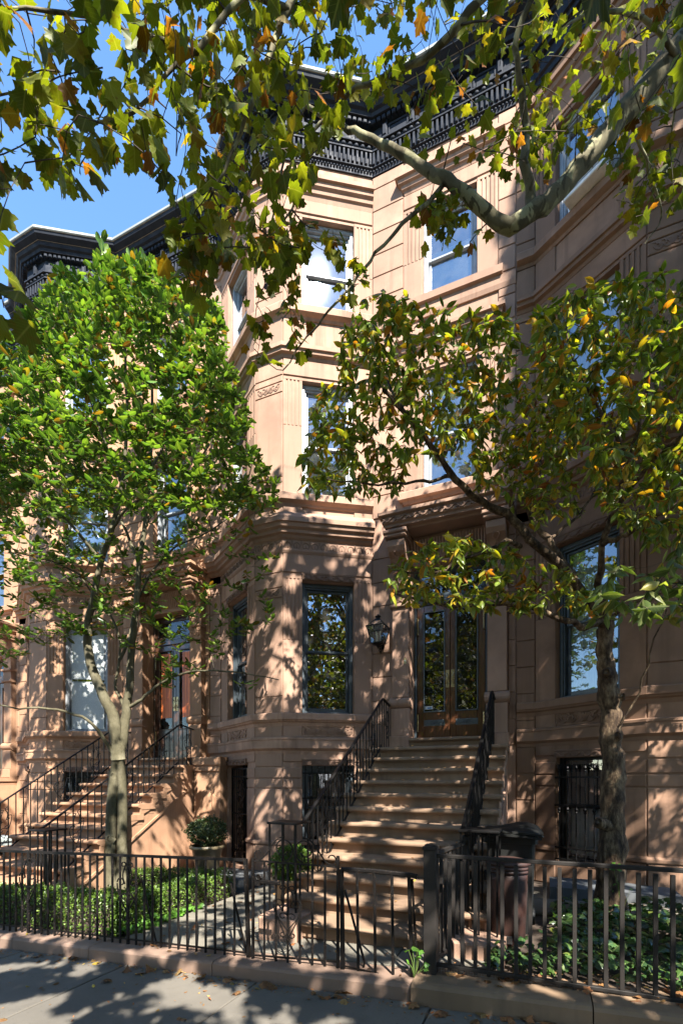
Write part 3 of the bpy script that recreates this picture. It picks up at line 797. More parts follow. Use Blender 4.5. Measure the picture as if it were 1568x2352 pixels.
        for ln in acanthus(gb - ga - .02, .09, 3): m.tube([((ga + gb) / 2 + u, y0 - .008, 2.775 + v) for u, v in ln], .006, 4)
        o = put(m, 'carved_rail', M['brass'] if False else M['greydoor'], door, fix=False); HOUSE.append((o, 'FD', 2.4, 5, 2))
        hx = (b_ - .045) if sg == 0 else (a + .045)
        m = MB(T); m.cbox(hx - .034, hx + .034, y0 - .012, y0 + .001, 3.40, 3.72, .004)
        m.tube([(hx + (.012 if sg else -.012) * math.sin(i * .9), y0 - .02 - .03 * math.sin(math.pi * i / 10), 3.46 + .02 * i) for i in range(11)], .010, 6)
        for zq in (3.425, 3.695):
            for q in (-1, 1): m.tube([(hx + q * u, y0 - .014, zq + v) for u, v in spiral(.014, 0, .012, .004, 0, 1.2, 8)], .004, 4)
        o = put(m, 'handle_plate', M['brass'], door, fix=False); HOUSE.append((o, 'FD', 2.4, 5, 2))
        if sg == 0:
            m = MB(); m.lathe([(.001, 0), (.022, .0), (.026, .012), (.022, .024), (.001, .028)], 10); me = m.mesh('lock_knob', True); me.transform(Matrix.Rotation(R(90), 4, 'X')); me.materials.append(M['brass'])
            o = link('lock_knob', me, door, T((b_ - .05, y0 - .0, 3.97))); HOUSE.append((o, 'FD', 2.4, 5, 2))
        ex = a + .02 if sg == 0 else b_ - .02
        for zq in (2.78, 4.55):
            m = MB(T); m.tube([(ex, y0 - .02, zq - .16), (ex, y0 - .02, zq - .15), (ex, y0 - .02, zq + .15), (ex, y0 - .02, zq + .16)], [.024, .014, .014, .024], 7)
            o = put(m, 'hinge', M['brass'], door, fix=False); HOUSE.append((o, 'FD', 2.4, 5, 2))
    # brick lining behind the doors stays dark: vestibule is the room lining
    # ---- the stoop
    sm = MB()
    sx0, sx1 = -2.30, -.13
    prof = [(0, -.6), (0, 2.10)]
    for k in range(0, 12):
        yk = -.7 - .29 * k; zk = 2.29 - .187 * k
        prof += [(yk + .06, zk - .02 - (.0 if k else 0)), (yk + .06, zk - .2)]
    prof += [(-.7 - .29 * 11 + .06, -.6)]
    sm.T = lambda p: (p[1], p[0], p[2]); sm.prism(prof, sx0, sx1)
    st = put(sm, 'stoop', S); HOUSE.append((st, 'stoop', 0, 2.3, 0))
    for k in range(12):
        yk = -.7 - .29 * k; zk = 2.29 - .187 * k; back = yk + .36 if k else 0.0
        m = MB(); m.T = lambda p: (p[1], p[0], p[2])
        e = .03
        nose = [(back, zk), (yk - .005, zk)] + [(yk - .035 + .030 * math.cos(a) , zk - .032 + .032 * math.sin(a)) for a in np.linspace(math.pi / 2, 3 * math.pi / 2, 7)] + [(yk - .005, zk - .066), (yk - .002, zk - .082), (yk + .02, zk - .085), (yk + .02, zk - .1), (back, zk - .1)]
        nose = [(y, z) for y, z in nose]
        m.prism(nose, sx0 - .035, sx1 + .035)
        ris = [(back - .0, zk - .1), (yk + .022, zk - .1), (yk + .022, zk - .187), (back, zk - .187)]
        m.prism(ris, sx0 - .004, sx1 + .004)
        o = put(m, 'step', M['tread'], st); HOUSE.append((o, 'stoop', 0, 2.3, 0))
    m = MB(); m.T = lambda p: (p[1], p[0], p[2])
    yk, zk = -.24, 2.47
    nose = [(.24, zk), (yk, zk)] + [(yk - .03 + .03 * math.cos(a), zk - .03 + .03 * math.sin(a)) for a in np.linspace(math.pi / 2, 3 * math.pi / 2, 7)] + [(yk + .0, zk - .062), (yk + .015, zk - .08), (yk + .03, zk - .18), (.24, zk - .18)]
    m.prism(nose, -1.12 - .64, -1.12 + .64)
    o = put(m, 'threshold', M['tread'], st); HOUSE.append((o, 'stoop', 0, 2.5, 0))
    # sloping string course on both flanks, with a small bracket under each nosing
    for sx, sg in ((sx0, -1), (sx1, 1)):
        m = MB(); m.tube([(sx + sg * .012, -.62, 1.78), (sx + sg * .012, -.7 - .29 * 10.2, -.06)], .028, 4)
        o = put(m, 'string_moulding', S, st, fix=False); HOUSE.append((o, 'stoop', 0, 2, 1))
        for k in range(11):
            yk = -.7 - .29 * k; zk = 2.29 - .187 * k
            m = MB(); m.T = lambda p: (p[1], p[0], p[2])
            x0, x1 = (sx - .028, sx - .006) if sg < 0 else (sx + .006, sx + .028)
            m.prism([(yk - .0, zk - .086), (yk + .27, zk - .086), (yk + .2, zk - .13), (yk + .12, zk - .16), (yk + .03, zk - .2), (yk + .0, zk - .2)], x0, x1)
            o = put(m, 'bracket', S, st); HOUSE.append((o, 'stoop', 0, 2, 2))
    for lx in (-2.22, -.13):
        m = MB(); m.cbox(lx - .25, lx + .22, -4.02, -3.42, -.5, .25, .02); o = put(m, 'newel_block', S, st, fix=False); HOUSE.append((o, 'stoop', 0, .25, 1))

main = empty('row_house', (-.40, 8.5, 0), 'brownstone row house with mahogany double doors at the top of its wide stoop', 'house', 'row of brownstone houses')
make_house(main)

def copy_house(x, dz, label, smat, keep, swap=None):
    root = empty('row_house', (x, 8.5, dz), label, 'house', 'row of brownstone houses')
    new = {}
    for (o, k, z0, z1, lev) in HOUSE:
        if not keep(o, k, z0, z1, lev): continue
        c = o.copy(); col.objects.link(c); new[o.name] = c
    for (o, k, z0, z1, lev) in HOUSE:
        if o.name not in new: continue
        c = new[o.name]
        p = o.parent
        c.parent = root if p is main else new.get(p.name, root)
        sl = o.data.materials[0] if o.data.materials else None
        m = (swap(o, k, z0) if swap else None) or (smat if sl in (M['stone'],) else None)
        if m is not None: setmat(c, m)
    return root
# ------------------------------------------------------------------ neighbours of the same row
def keep_right(o, k, z0, z1, lev):
    if k in ('FD', 'stoop', 'FC'): return False
    return lev < 3
def swap_right(o, k, z0):
    n = o.name.split('.')[0]
    if n in ('window', 'sash') and z0 < 6: return M['slate']
    if n == 'shade' and o.data.materials[0] is M['orange']: return M['curtain']
    if n == 'step': return None
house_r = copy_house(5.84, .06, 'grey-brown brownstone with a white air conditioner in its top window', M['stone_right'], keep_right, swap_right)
def keep_left(o, k, z0, z1, lev):
    if k in ('FA', 'F0') and lev >= 1 and o.name.split('.')[0] in ('bar', 'scroll', 'carved_panel', 'egg', 'bead', 'carved_frieze'): return False
    return True
def swap_left(o, k, z0):
    n = o.name.split('.')[0]
    if n in ('door', 'bead_moulding', 'carved_rail', 'door_frame', 'glazing_bead'): return M['wood_dark']
    if n == 'step': return M['stone_orange']
    if n in ('window', 'sash') and z0 > .5: return M['pale']
house_l = copy_house(-6.64, -.08, 'orange brownstone behind the multi-stemmed tree, with blue-black roof cornice', M['stone_orange'], keep_left, swap_left)
def keep_far(o, k, z0, z1, lev):
    if lev >= 2: return False
    if k in ('all', 'FD'): return True
    return k in ('stoop', 'FC', 'bay')
house_f = copy_house(-12.88, -.5, 'orange brownstone at the edge of the photo, numbered 33 over its door', M['stone_orange'], keep_far, swap_left)

# shades, and door reflections drawn as sheets, that only the neighbours have
def add_cover(root, k, s0, s1, z0, z1, mat, name, y=.262):
    T = FR[k][0]; mb = MB(T); mb.quad((s0, y, z0), (s1, y, z0), (s1, y, z1), (s0, y, z1)); mb.build(name, mat, root)
add_cover(house_l, 'FC', S0 + .12, S1 - .12, 4.20, 5.28, M['shade'], 'frosted_panel', .155)
add_cover(house_l, 'FC', S0 + .12, S1 - .12, 3.02, 4.12, M['shade'], 'frosted_panel', .155)
for c in house_l.children:
    if c.name.split('.')[0] == 'stoop': c.location.z -= .17
m = MB(FR['FD'][0]); m.cbox(D0, D1, .12, .30, 2.24, 2.475, .01); m.build('door_sill', M['wood_dark'], house_l)
add_cover(house_l, 'FC', S0 + .06, S1 - .06, 7.0, 9.0, M['shade'], 'shade')
add_cover(house_l, 'FD', D0 + .2, D0 + .6, 3.25, 4.75, M['orange'], 'door_reflection', .222)  # orange sheets stand for the reflection in the door glass
add_cover(house_l, 'FD', D1 - .5, D1 - .2, 3.25, 4.75, M['orange'], 'door_reflection', .222)
add_cover(house_r, 'FA', S0 + .06, S1 - .3, 3.1, 5.3, M['curtain'], 'lace_curtain')
add_cover(house_r, 'FA', S0 + .1, S1 - .1, .5, 1.25, M['white'], 'shade')
# painted iron bars of the right house's basement window (the pattern's gate gives way to a barred window)
for o in list(house_r.children):
    if o.name.split('.')[0] == 'basement_gate':
        for c in list(o.children): bpy.data.objects.remove(c)
        bpy.data.objects.remove(o)
T = FR['FA'][0]
m = MB(T); m.cbox(S0, S1, -.02, .3, .0, .36, .01); m.build('infill_stone', M['stone_right'], house_r)
m = MB(T)
for z in (.44, .62, 1.28, 1.72): m.box(S0, S1, -.045, -.02, z - .012, z + .012)
rg = m.build('window_grille', M['iron'], house_r)
for i in range(7):
    s = S0 + .07 + i * (S1 - S0 - .14) / 6
    m = MB(T); m.tube([(s, -.032, .42), (s, -.032, 1.86)], .011, 6)
    for zc in (1.22, 1.86):
        m.tube([(s, -.032, zc - .06), (s, -.032, zc - .045), (s, -.032, zc - .03), (s, -.032, zc), (s, -.032, zc + .03), (s, -.032, zc + .05)], [.012, .024, .014, .03, .016, .022 if zc > 1.5 else .012], 8)
    if zc > 1.5:
        for q in (-1, 1): m.tube([(s + q * u, -.032, 1.90 + v) for u, v in spiral(.024, .0, .024, .008, math.pi, -1.1, 8)], .006, 4)
    m.build('bar', M['iron'], rg)
m = MB(T)
for (a, b, c, d) in ((S0, S0 + .06, .36, 2.06), (S1 - .06, S1, .36, 2.06), (S0 + .06, S1 - .06, 1.98, 2.06), (S0 + .06, S1 - .06, .36, .44), (S0 + .06, S1 - .06, 1.24, 1.29)): m.cbox(a, b, .1, .18, c, d, .01)
bw = m.build('window', M['iron'], house_r)
m = MB(T); m.quad((S0 + .05, .15, .43), (S1 - .05, .15, .43), (S1 - .05, .15, 2.0), (S0 + .05, .15, 2.0)); m.build('pane', M['glass'], bw)

# left house: landing wall beside its stoop with a blind arched panel
m = MB(); m.cbox(-.10, .56, -.42, 0, -.3, 1.98, .01)
lw = m.build('landing_wall', M['stone_orange'], house_l)
m = MB(); m.cbox(-.12, .60, -.48, 0, 2.10, 2.29, .03); m.cbox(-.10, .58, -.45, 0, 1.98, 2.10, .02); m.build('landing_coping', M['stone_orange'], lw)
arch = [(.06, .95), (.44, .95), (.44, 1.42)] + [(.25 + .19 * math.cos(a), 1.42 + .19 * math.sin(a)) for a in np.linspace(0, math.pi, 11)][1:]
m = MB(); m.prism(arch, -.452, -.42)
inner = [(.25 + (x - .25) * .8, .97 + (z - .95) * .92) for x, z in arch]; m.prism(inner, -.462, -.452)
o = m.build('arched_panel', M['stone_orange'], lw); fixn(o.data)

# ------------------------------------------------------------------ ground
def sheet(name, x0, x1, y0, y1, zf, mat, nx=2, ny=2):
    me = bpy.data.meshes.new(name); vs = []; fs = []
    for j in range(ny + 1):
        for i in range(nx + 1):
            x = x0 + (x1 - x0) * i / nx; y = y0 + (y1 - y0) * j / ny; vs.append((x, y, zf(x, y)))
    for j in range(ny):
        for i in range(nx): a = j * (nx + 1) + i; fs.append((a, a + 1, a + nx + 2, a + nx + 1))
    me.from_pydata(vs, [], fs); me.materials.append(mat)
    return tag(link(name, me), kind='structure')
sheet('street', -300, 300, -300, 300, lambda x, y: zs(x) - .16, M['road'], 4, 4)
side = sheet('sidewalk', -40, 40, -1.2, 3.80, lambda x, y: zs(x) - .03, M['pave'])
def slab_mesh(name, w, d, h, mat, c=.006):
    m = MB(); m.T = lambda p: (p[0], p[2], -p[1]); m.cbox(0, w, 0, h, 0, d, c); me = m.mesh(name); fixn(me); me.materials.append(mat); return me
SL = math.atan(.05)
rs = random.Random(5)
for j, (y0, y1) in enumerate(((-1.19, .6), (.6, 2.2), (2.2, 3.80))):
    for i in range(9):
        x = -9.6 + i * 1.62 + j * .35
        me = slab_mesh('slab', 1.606, y1 - y0 - .014, .05, M['pave'], .007)
        link('paving_slab', me, side, (x, y0, zs(x) + rs.uniform(-.002, .002)), (0, -SL, 0))
yard = sheet('front_yard', -40, 40, 3.80, 8.6, lambda x, y: zy(x) - .06, M['soil'])
# kerb stones carrying the fences
kerb = sheet('garden_kerb', -40, 40, 3.84, 4.14, lambda x, y: zs(x) + .07, M['kerb'])
edges = [-9.6, -7.9, -5.9, -4.62, -2.95, -.98]
for a, b in zip(edges[:-1], edges[1:]):
    m = MB(); m.T = lambda p: (p[0], p[1], p[2] + zs(p[0]))
    x0, x1 = a + .004, b - .004
    prof = [(4.16, -.2), (3.80, -.2), (3.80, .105), (3.815, .125), (3.84, .132), (4.14, .135), (4.16, .12)]
    n = len(prof); vs = [(x0, y, z) for y, z in prof] + [(x1, y, z) for y, z in prof]
    m.add(vs, [(i, (i + 1) % n, n + (i + 1) % n, n + i) for i in range(n)] + [tuple(range(n)), tuple(range(n, 2 * n))])
    o = m.build('kerb_stone', M['kerb'], kerb); fixn(o.data)
for a, b in ((-.97, .33), (.33, 1.9), (1.9, 3.6)):
    m = MB(); x0, x1 = a + .004, b - .005
    m.T = lambda p: (p[0], p[1], p[2] + zs(p[0]) * .75 - .005)
    prof = [(4.20, -.2), (3.74, -.2), (3.745, .13), (3.765, .155), (3.80, .165), (4.18, .17), (4.20, .15)]
    n = len(prof); vs = [(x0, y, z) for y, z in prof] + [(x1, y, z) for y, z in prof]
    m.add(vs, [(i, (i + 1) % n, n + (i + 1) % n, n + i) for i in range(n)] + [tuple(range(n)), tuple(range(n, 2 * n))])
    o = m.build('kerb_stone', M['kerb_tan'], kerb); fixn(o.data)
# flagstones of the yard
path = sheet('yard_path', -4.5, -.40, 4.15, 8.6, lambda x, y: zy(x) - .035, M['flag'])
ys = [4.165, 5.05, 6.02, 6.95, 7.75]
for j in range(4):
    x = -4.5 + (j % 2) * -.3
    while x < -.5:
        w = rs.uniform(.85, 1.2); x1 = min(x + w, -.42)
        if not (x > -2.66 and ys[j] > 4.7) and x1 > -4.45:
            xa = max(x, -4.48)
            me = slab_mesh('flag', x1 - xa - .008, ys[j + 1] - ys[j] - .008, .05, M['flag'], .006)
            link('flagstone', me, path, (xa, ys[j], zy(xa) + rs.uniform(-.003, .003)), (0, -SL, 0))
        x += w
# right hand yard: flags by the basement window, bluestone step
path2 = sheet('areaway_path', -.40, 2.4, 6.35, 7.9, lambda x, y: zy(x) - .035, M['flag'])
for (xa, xb, ya, yb) in ((-.40, .42, 6.36, 7.0), (.43, 1.35, 6.36, 7.0), (-.40, .3, 7.01, 7.8)):
    me = slab_mesh('flag', xb - xa - .008, yb - ya - .008, .05, M['flag']); link('flagstone', me, path2, (xa, ya, zy(xa)), (0, -SL, 0))
m = MB(); m.box(.1, 1.6, 7.02, 7.75, .0, .30); tag(m.build('bluestone_step', M['blue']), 'low bluestone step below the barred basement window', 'step')
m = MB(); m.box(-6.0, -4.6, 6.75, 7.60, -.4, .06); tag(m.build('bluestone_step', M['blue']), 'bluestone slab in front of the iron basement gate', 'step')

# ------------------------------------------------------------------ things the street behind the camera gives the glass to reflect
for i, (x, w) in enumerate(((-12, 12), (.5, 12), (13, 12))):
    root = empty('opposite_house', (x, -21, zs(x)), ['red-brown house across the street at the left end', 'red-brown house across the street in the middle', 'red-brown house across the street at the right end'][i], 'house', 'houses across the street')
    m = MB(); m.box(-w / 2, w / 2, -8, 0, -1, 12.5); wl_ = m.build('wall', M['stone_right'], root)
    m = MB(); m.box(-w / 2, w / 2, -.1, .5, 12.5, 13.3); m.build('cornice', M['cornice'], root)
    m = MB(); m.quad((-.5, .01, 0), (.5, .01, 0), (.5, .01, 2), (-.5, .01, 2)); me = m.mesh('window'); me.materials.append(M['dark'])
    for r_ in range(4):
        for q in range(5): link('window', me, root, (-w / 2 + 1.2 + q * 2.4, 0, .8 + r_ * 2.9))
# ------------------------------------------------------------------ stair railings
def bar_mesh(name, h, r, mat, n=4):
    m = MB(); m.tube([(0, 0, 0), (0, 0, h)], r, n); me = m.mesh(name); me.materials.append(mat); return me
BAL = bar_mesh('baluster', 1.0, .0105, M['iron'])
def railing(x, dz, label, side):
    """side -1: the cage of the newel stands to the left of the rail"""
    root = empty('stair_railing', (x, 4.9, dz), label, 'railing', 'iron railings of the stoops')
    def p(y): return 1.26 + (y - 4.95) * (3.13 - 1.26) / (7.9 - 4.95)
    I = M['iron']
    m = MB()
    q = [(0, -.02, 1.245), (0, .06, 1.27)] + [(0, y - 4.9, p(y)) for y in (5.2, 5.7, 6.3, 7.0, 7.6, 7.86)] + [(0, 3.03, 3.14), (0, 3.2, 3.11), (0, 3.52, 3.06)]
    m.tube(q, .027, 6, True, .6); m.build('handrail', I, root)
    m = MB(); m.tube([(0, .28, p(5.18) - .93), (0, 2.95, p(7.85) - .76)], .016, 4); m.build('lower_rail', I, root)
    y = 5.05; i = 0; ny = []
    while y < 7.8:
        top = p(y); k = max(0, min(11, math.floor((7.8 - y) / .29) + 1)); bot = 2.29 - .187 * k if (i % 4 == 0) else top - .93 + (y - 5.18) / 2.67 * .17
        link('baluster', BAL, root, (0, y - 4.9, bot), None, (1, 1, top - bot)); ny.append(y); y += .135; i += 1
    for yq in (7.88, 8.0, 8.13, 8.26, 8.38): link('baluster', BAL, root, (0, yq - 4.9, 2.29), None, (1, 1, 3.13 - (yq - 7.9) * .15 - 2.29))
    for y in (5.52, 6.60, 7.40):
        m = MB(); zc = p(y) - .45
        for ln in lyre(.26, .62): m.tube([(0, y - 4.9 + u, zc + v + u * .63) for u, v in ln], .0065, 4)
        m.build('scroll', I, root)
    m = MB()
    for ln in lyre(.22, .5): m.tube([(0, 3.27 + u, 2.72 + v) for u, v in ln], .0065, 4)
    m.build('scroll', I, root)
    # newel cage
    w = .17; cx = side * w
    m = MB(); m.cbox(cx - w - .02, cx + w + .02, -.18, .18, 1.235, 1.258, .004); m.build('newel_cap', I, root)
    for (dx, dy) in ((-w, -.15), (w, -.15), (-w, .15), (w, .15), (0, -.15), (0, .15), (-w * .45, 0), (w * .45, 0)):
        b = bar_mesh('newel_bar', .99, .013, I); link('newel_bar', b, root, (cx + dx, dy, .25))
    return root
railing(-2.54, 0, 'black iron railing with scrolls on the left flank of the stoop to the mahogany doors', -1)
railing(-.73, 0, 'black iron railing with scrolls between the mahogany doors and the dark bins', 1)
railing(-8.78, -.25, 'thin black iron railing of the orange stoop, farther from the forked tree', -1)
railing(-6.97, -.25, 'thin black iron railing of the orange stoop, passing behind the forked tree', 1)

# ------------------------------------------------------------------ front fences
IW = M['iron_worn']
def lerp(a, b, t): return a + (b - a) * t
PK = bar_mesh('picket', 1.0, .0132, IW, 6)
def iron_fence():
    root = empty('iron_fence', (-4.5, 4.0, zs(-4.5) + .13), 'long black iron picket fence along the kerb in front of the box hedge', 'fence', 'black iron fence')
    ox, oz = -4.5, zs(-4.5) + .13
    def zt(x): return .952 + (x + 2.67) * .0342
    def zb(x): return .035 + (x + 2.67) * .042
    for nm, f, r in (('top_rail', zt, .016), ('bottom_rail', zb, .011)):
        m = MB(); m.tube([(x - ox, 0, f(x) - oz) for x in (-9.8, -6.5, -2.70)], r, 4, True, 1.3 if r > .012 else 1); m.build(nm, IW, root)
    x = -2.83; i = 0
    rs = random.Random(3)
    while x > -9.7:
        big = i in (12, 26, 40)
        z0 = zb(x) - (.10 if not big else .14); t = rs.uniform(-.004, .004)
        link('picket', PK, root, (x - ox, 0, z0 - oz), (0, t, 0), (1.5 if big else 1, 1.5 if big else 1, zt(x) - z0))
        if i in (12, 26, 40):
            m = MB()
            for ln in lyre(.30, .66): m.tube([(x - ox + u, -.012, .56 + v + (x + 2.67) * .037 - oz) for u, v in ln], .008, 4)
            m.build('scroll', IW, root)
        x -= .118; i += 1
    for (xx, t) in ((-2.90, -.10), (-4.08, -.09)):       # leaning braces
        m = MB(); m.tube([(xx - ox, .03, zt(xx) - .25 - oz), (xx + .17 - ox, .10, zb(xx) - .12 - oz)], .010, 5); m.build('brace', IW, root)
    m = MB(); m.tube([(-2.70 - ox, 0, zt(-2.7) + .01 - oz), (-2.66 - ox, 0, -.07 - oz)], .023, 4); m.build('post', IW, root)
iron_fence()

def gate():
    root = empty('garden_gate', (-2.60, 3.98, zs(-2.6) + .13), 'black iron garden gate with two scrolled arcs on its top rail', 'gate')
    ox, oz = -2.60, zs(-2.6) + .13
    x0, x1 = -2.60, -1.70
    def zt(x): return .955
    def zb(x): return .03 + (x - x0) * .075
    W = x1 - x0
    m = MB(); m.tube([(0, 0, zt(0) - oz), (W, 0, zt(0) - oz)], .011, 4); m.build('top_rail', IW, root)
    m = MB(); m.tube([(0, 0, zb(x0) - oz), (W, 0, zb(x1) - oz)], .011, 4); m.build('bottom_rail', IW, root)
    for x, r in ((x0, .016), (x1, .016)):
        m = MB(); m.tube([(x - ox, 0, zb(x) - .07 - oz), (x - ox, 0, zt(x) + (.10 if x == x1 else .02) - oz)], r, 4); m.build('stile', IW, root)
    for i in range(1, 7):
        x = x0 + W * i / 7; z0 = zb(x) - .05
        link('picket', PK, root, (x - ox, 0, z0 - oz), None, (.95, .95, zt(x) - z0))
    m = MB(); c = W * .43
    for ln in lyre(.30, .62): m.tube([(c + u, -.012, .50 + v * .8 - oz) for u, v in ln], .0065, 4)
    for s in (-1, 1): m.tube([(c + s * u, -.012, v) for u, v in bez((0, .22 - oz), (.05, .32 - oz), (.10, .40 - oz), (.13, .50 - oz), 6)], .007, 4)
    m.build('scroll', IW, root)
    m = MB()
    for s in (-1, 1):
        c0 = W / 2
        m.tube([(c0 + s * u, 0, v) for u, v in spiral(.115, zt(0) + .13 - oz, .115, .05, math.pi * 1.45, -1.15, 22)], .0075, 4)
        m.tube([(c0 + s * u, 0, v) for u, v in bez((.10, zt(0) + .245 - oz), (.24, zt(0) + .25 - oz), (.28, zt(0) + .02 - oz), (.385, zt(0) + .012 - oz), 14)], .0075, 4)
        m.tube([(c0 + s * u, 0, v) for u, v in spiral(.385, zt(0) + .065 - oz, .055, .03, -math.pi / 2, .7, 10)], .0075, 4)
    m.build('top_scroll', IW, root)
    m = MB(); m.cbox(.02, .30, -.02, .005, .74 - oz, .775 - oz, .005); m.box(.03, .09, -.03, .02, .72 - oz, .80 - oz)
    m.tube([(.08 + u, -.03, .80 + v - oz) for u, v in spiral(0, 0, .035, .02, 0, .8, 8)], .009, 5)
    m.build('latch', IW, root)
gate()

def loose_panel():
    root = empty('fence_panel', (-1.66, 3.97, zs(-1.66) + .13), 'short weathered iron fence panel sagging between the gate and the brown fence post', 'fence')
    ox, oz = -1.66, zs(-1.66) + .13; x1 = -1.02; W = x1 - ox
    def zb(x): return .075 + (x - ox) * -.06
    m = MB(); m.tube([(0, 0, .94 - oz), (.3, 0, .945 - oz), (W, 0, .935 - oz), (W + .05, 0, .925 - oz)], .015, 6, True, 1.4); m.build('top_rail', IW, root)
    m = MB(); m.tube([(0, 0, zb(ox) - oz), (W, 0, zb(x1) - oz)], .010, 4); m.build('bottom_rail', IW, root)
    m = MB(); m.tube([(0, 0, .94 - oz), (.015, 0, -.06 - oz)], .022, 4); m.build('stile', IW, root)
    m = MB(); m.tube([(W - .02, 0, .93 - oz), (W + .01, 0, -.12 - oz)], .019, 4); m.build('stile', IW, root)
    m = MB(); m.tube([(W, .02, .90 - oz), (W + .02, .03, .5 - oz), (W + .07, .05, -.1 - oz)], .012, 5); m.build('brace', IW, root)
    m = MB(); m.tube([(.02, .03, .75 - oz), (.10, .05, .45 - oz), (.19, .08, .1 - oz), (.17, .08, .02 - oz)], .012, 5); m.build('brace', IW, root)
    for i in range(1, 4):
        x = ox + W * i / 4; z0 = zb(x) - .05
        link('picket', PK, root, (x - ox, 0, z0 - oz), (0, -.012, 0), (1.05, 1.05, .935 - z0))
loose_panel()

def brown_fence():
    B = M['fence_brown']
    root = empty('metal_fence', (-.86, 4.0, zs(-.86) + .15), 'brown painted metal fence with square pickets in front of the ivy bed', 'fence')
    ox, oz = -.86, zs(-.86) + .15
    m = MB(); m.cbox(-.052, .052, -.052, .052, .08 - oz, 1.16 - oz, .004); m.box(-.06, .06, -.06, .06, 1.16 - oz, 1.185 - oz); m.cbox(-.045, .045, -.045, .045, 1.185 - oz, 1.20 - oz, .003)
    m.add([(-.06, -.06, 1.185 - oz), (.06, -.06, 1.185 - oz), (.06, .06, 1.185 - oz), (-.06, .06, 1.185 - oz), (0, 0, 1.215 - oz)], [(0, 1, 4), (1, 2, 4), (2, 3, 4), (3, 0, 4)])
    m.build('post', B, root)
    m = MB(); m.cbox(.14 - .04, .14 + .04, .91, .99, .1 - oz, 1.14 - oz, .004); m.lathe([(.05, 0), (.05, .03), (.001, .05)], 10, (.14, .95, 1.14 - oz)); m.build('post', B, root)
    zt, zb = 1.125, .215
    m = MB(); m.cbox(.05, 5.0, -.022, .022, zt - oz - .03, zt - oz, .004); m.build('top_rail', B, root)
    m = MB(); m.cbox(.05, 5.0, -.018, .018, zb - oz - .03, zb - oz, .004); m.build('bottom_rail', B, root)
    for nm, z in (('top_rail', zt), ('bottom_rail', zb)):
        m = MB(); m.add([(x, y, zz - oz) for (x, y) in ((-.02, .05), (.02, .05), (.16, .91), (.12, .91)) for zz in (z - .03, z)], [(0, 2, 4, 6), (1, 7, 5, 3), (0, 1, 3, 2), (2, 3, 5, 4), (4, 5, 7, 6), (6, 7, 1, 0)]); o = m.build(nm, B, root); fixn(o.data)
    m = MB(); m.cbox(-.0145, .0145, -.0145, .0145, 0, 1, .002); me = m.mesh('picket'); me.materials.append(B)
    x = .155
    while x < 4.9: link('picket', me, root, (x, 0, zb - oz - .05), None, (1, 1, zt - zb)); x += .1035
    for i in range(1, 8):
        t = i / 8; link('picket', me, root, (.14 * t, .05 + .86 * t, zb - oz - .05), None, (1, 1, zt - zb))
    # wire netting tucked along the foot
    m = MB()
    for i in range(150):
        x = .06 + i * .0135 * 1.6
        if x < 3.2: m.box(x, x + .0016, .028, .0296, .05 - oz, .21 - oz)
    for j in range(8):
        z = .06 + j * .021; m.box(.06, 3.2, .0262, .0278, z - oz, z + .0016 - oz)
    tag(m.build('wire_netting', M['wire'], root), kind='stuff')
brown_fence()

# ------------------------------------------------------------------ lantern
def lantern():
    root = empty('wall_lantern', (-2.74, 8.5, 4.4), 'black four-sided glass lantern on the wall left of the mahogany doors', 'lamp')
    I = M['iron']; y = -.24
    def ring(w0, z0, w1, z1, r, m):
        for (sx, sy) in ((-1, -1), (1, -1), (1, 1), (-1, 1)): m.tube([(sx * w0, y + sy * w0, z0), (sx * w1, y + sy * w1, z1)], r, 4)
    def sq(w, z, r, m):
        p = [(-w, y - w, z), (w, y - w, z), (w, y + w, z), (-w, y + w, z)]
        for i in range(4): m.tube([p[i], p[(i + 1) % 4]], r, 4)
    m = MB(); ring(.10, -.19, .165, .10, .007, m); ring(.165, .10, .05, .235, .007, m); sq(.10, -.19, .009, m); sq(.172, .10, .011, m); sq(.05, .235, .009, m); m.build('lantern_frame', I, root)
    m = MB(); m.lathe([(.06, .235), (.055, .25), (.035, .26), (.035, .285), (.055, .29), (.05, .305), (.02, .315), (.014, .335), (.001, .34)], 12, (0, y, 0)); m.build('chimney_cap', I, root, True)
    m = MB(); m.lathe([(.10, -.19), (.08, -.21), (.03, -.235), (.012, -.27), (.001, -.30)], 8, (0, y, 0)); m.build('base', I, root)
    for (sx, sy, ex, ey) in ((-1, -1, 1, -1), (1, -1, 1, 1), (1, 1, -1, 1), (-1, 1, -1, -1)):
        m = MB(); a, b = .098, .163
        m.quad((sx * a, y + sy * a, -.185), (ex * a, y + ey * a, -.185), (ex * b, y + ey * b, .095), (sx * b, y + sy * b, .095)); m.build('pane', M['lamp_glass'], root)
        m = MB(); c, d = .163, .05
        m.quad((sx * c, y + sy * c, .103), (ex * c, y + ey * c, .103), (ex * d, y + ey * d, .232), (sx * d, y + sy * d, .232)); m.build('pane', M['lamp_glass'], root)
    for a in (0, 2.1, 4.2):
        m = MB(); m.lathe([(.011, -.17), (.011, -.03), (.006, -.02), (.009, .0), (.001, .03)], 8, (.04 * math.cos(a), y + .04 * math.sin(a), 0)); m.build('candle', M['candle'], root)
    m = MB(); m.cbox(-.05, .05, -.03, 0, -.25, .05, .01); m.tube([(0, -.02, -.18), (0, -.12, -.24), (0, y, -.22)], .012, 6)
    m.tube([(0, -.02, -.22), (0, -.08, -.33), (0, -.16, -.30), (0, -.14, -.24)], .009, 6); m.build('bracket', I, root)
lantern()
m = MB(); m.cbox(-.025, .025, -.012, 0, -.055, .055, .004); bell = m.build('doorbell', M['brass'], main)
bell.location = (-2.32 + .40 + .06, -.14, 3.87)
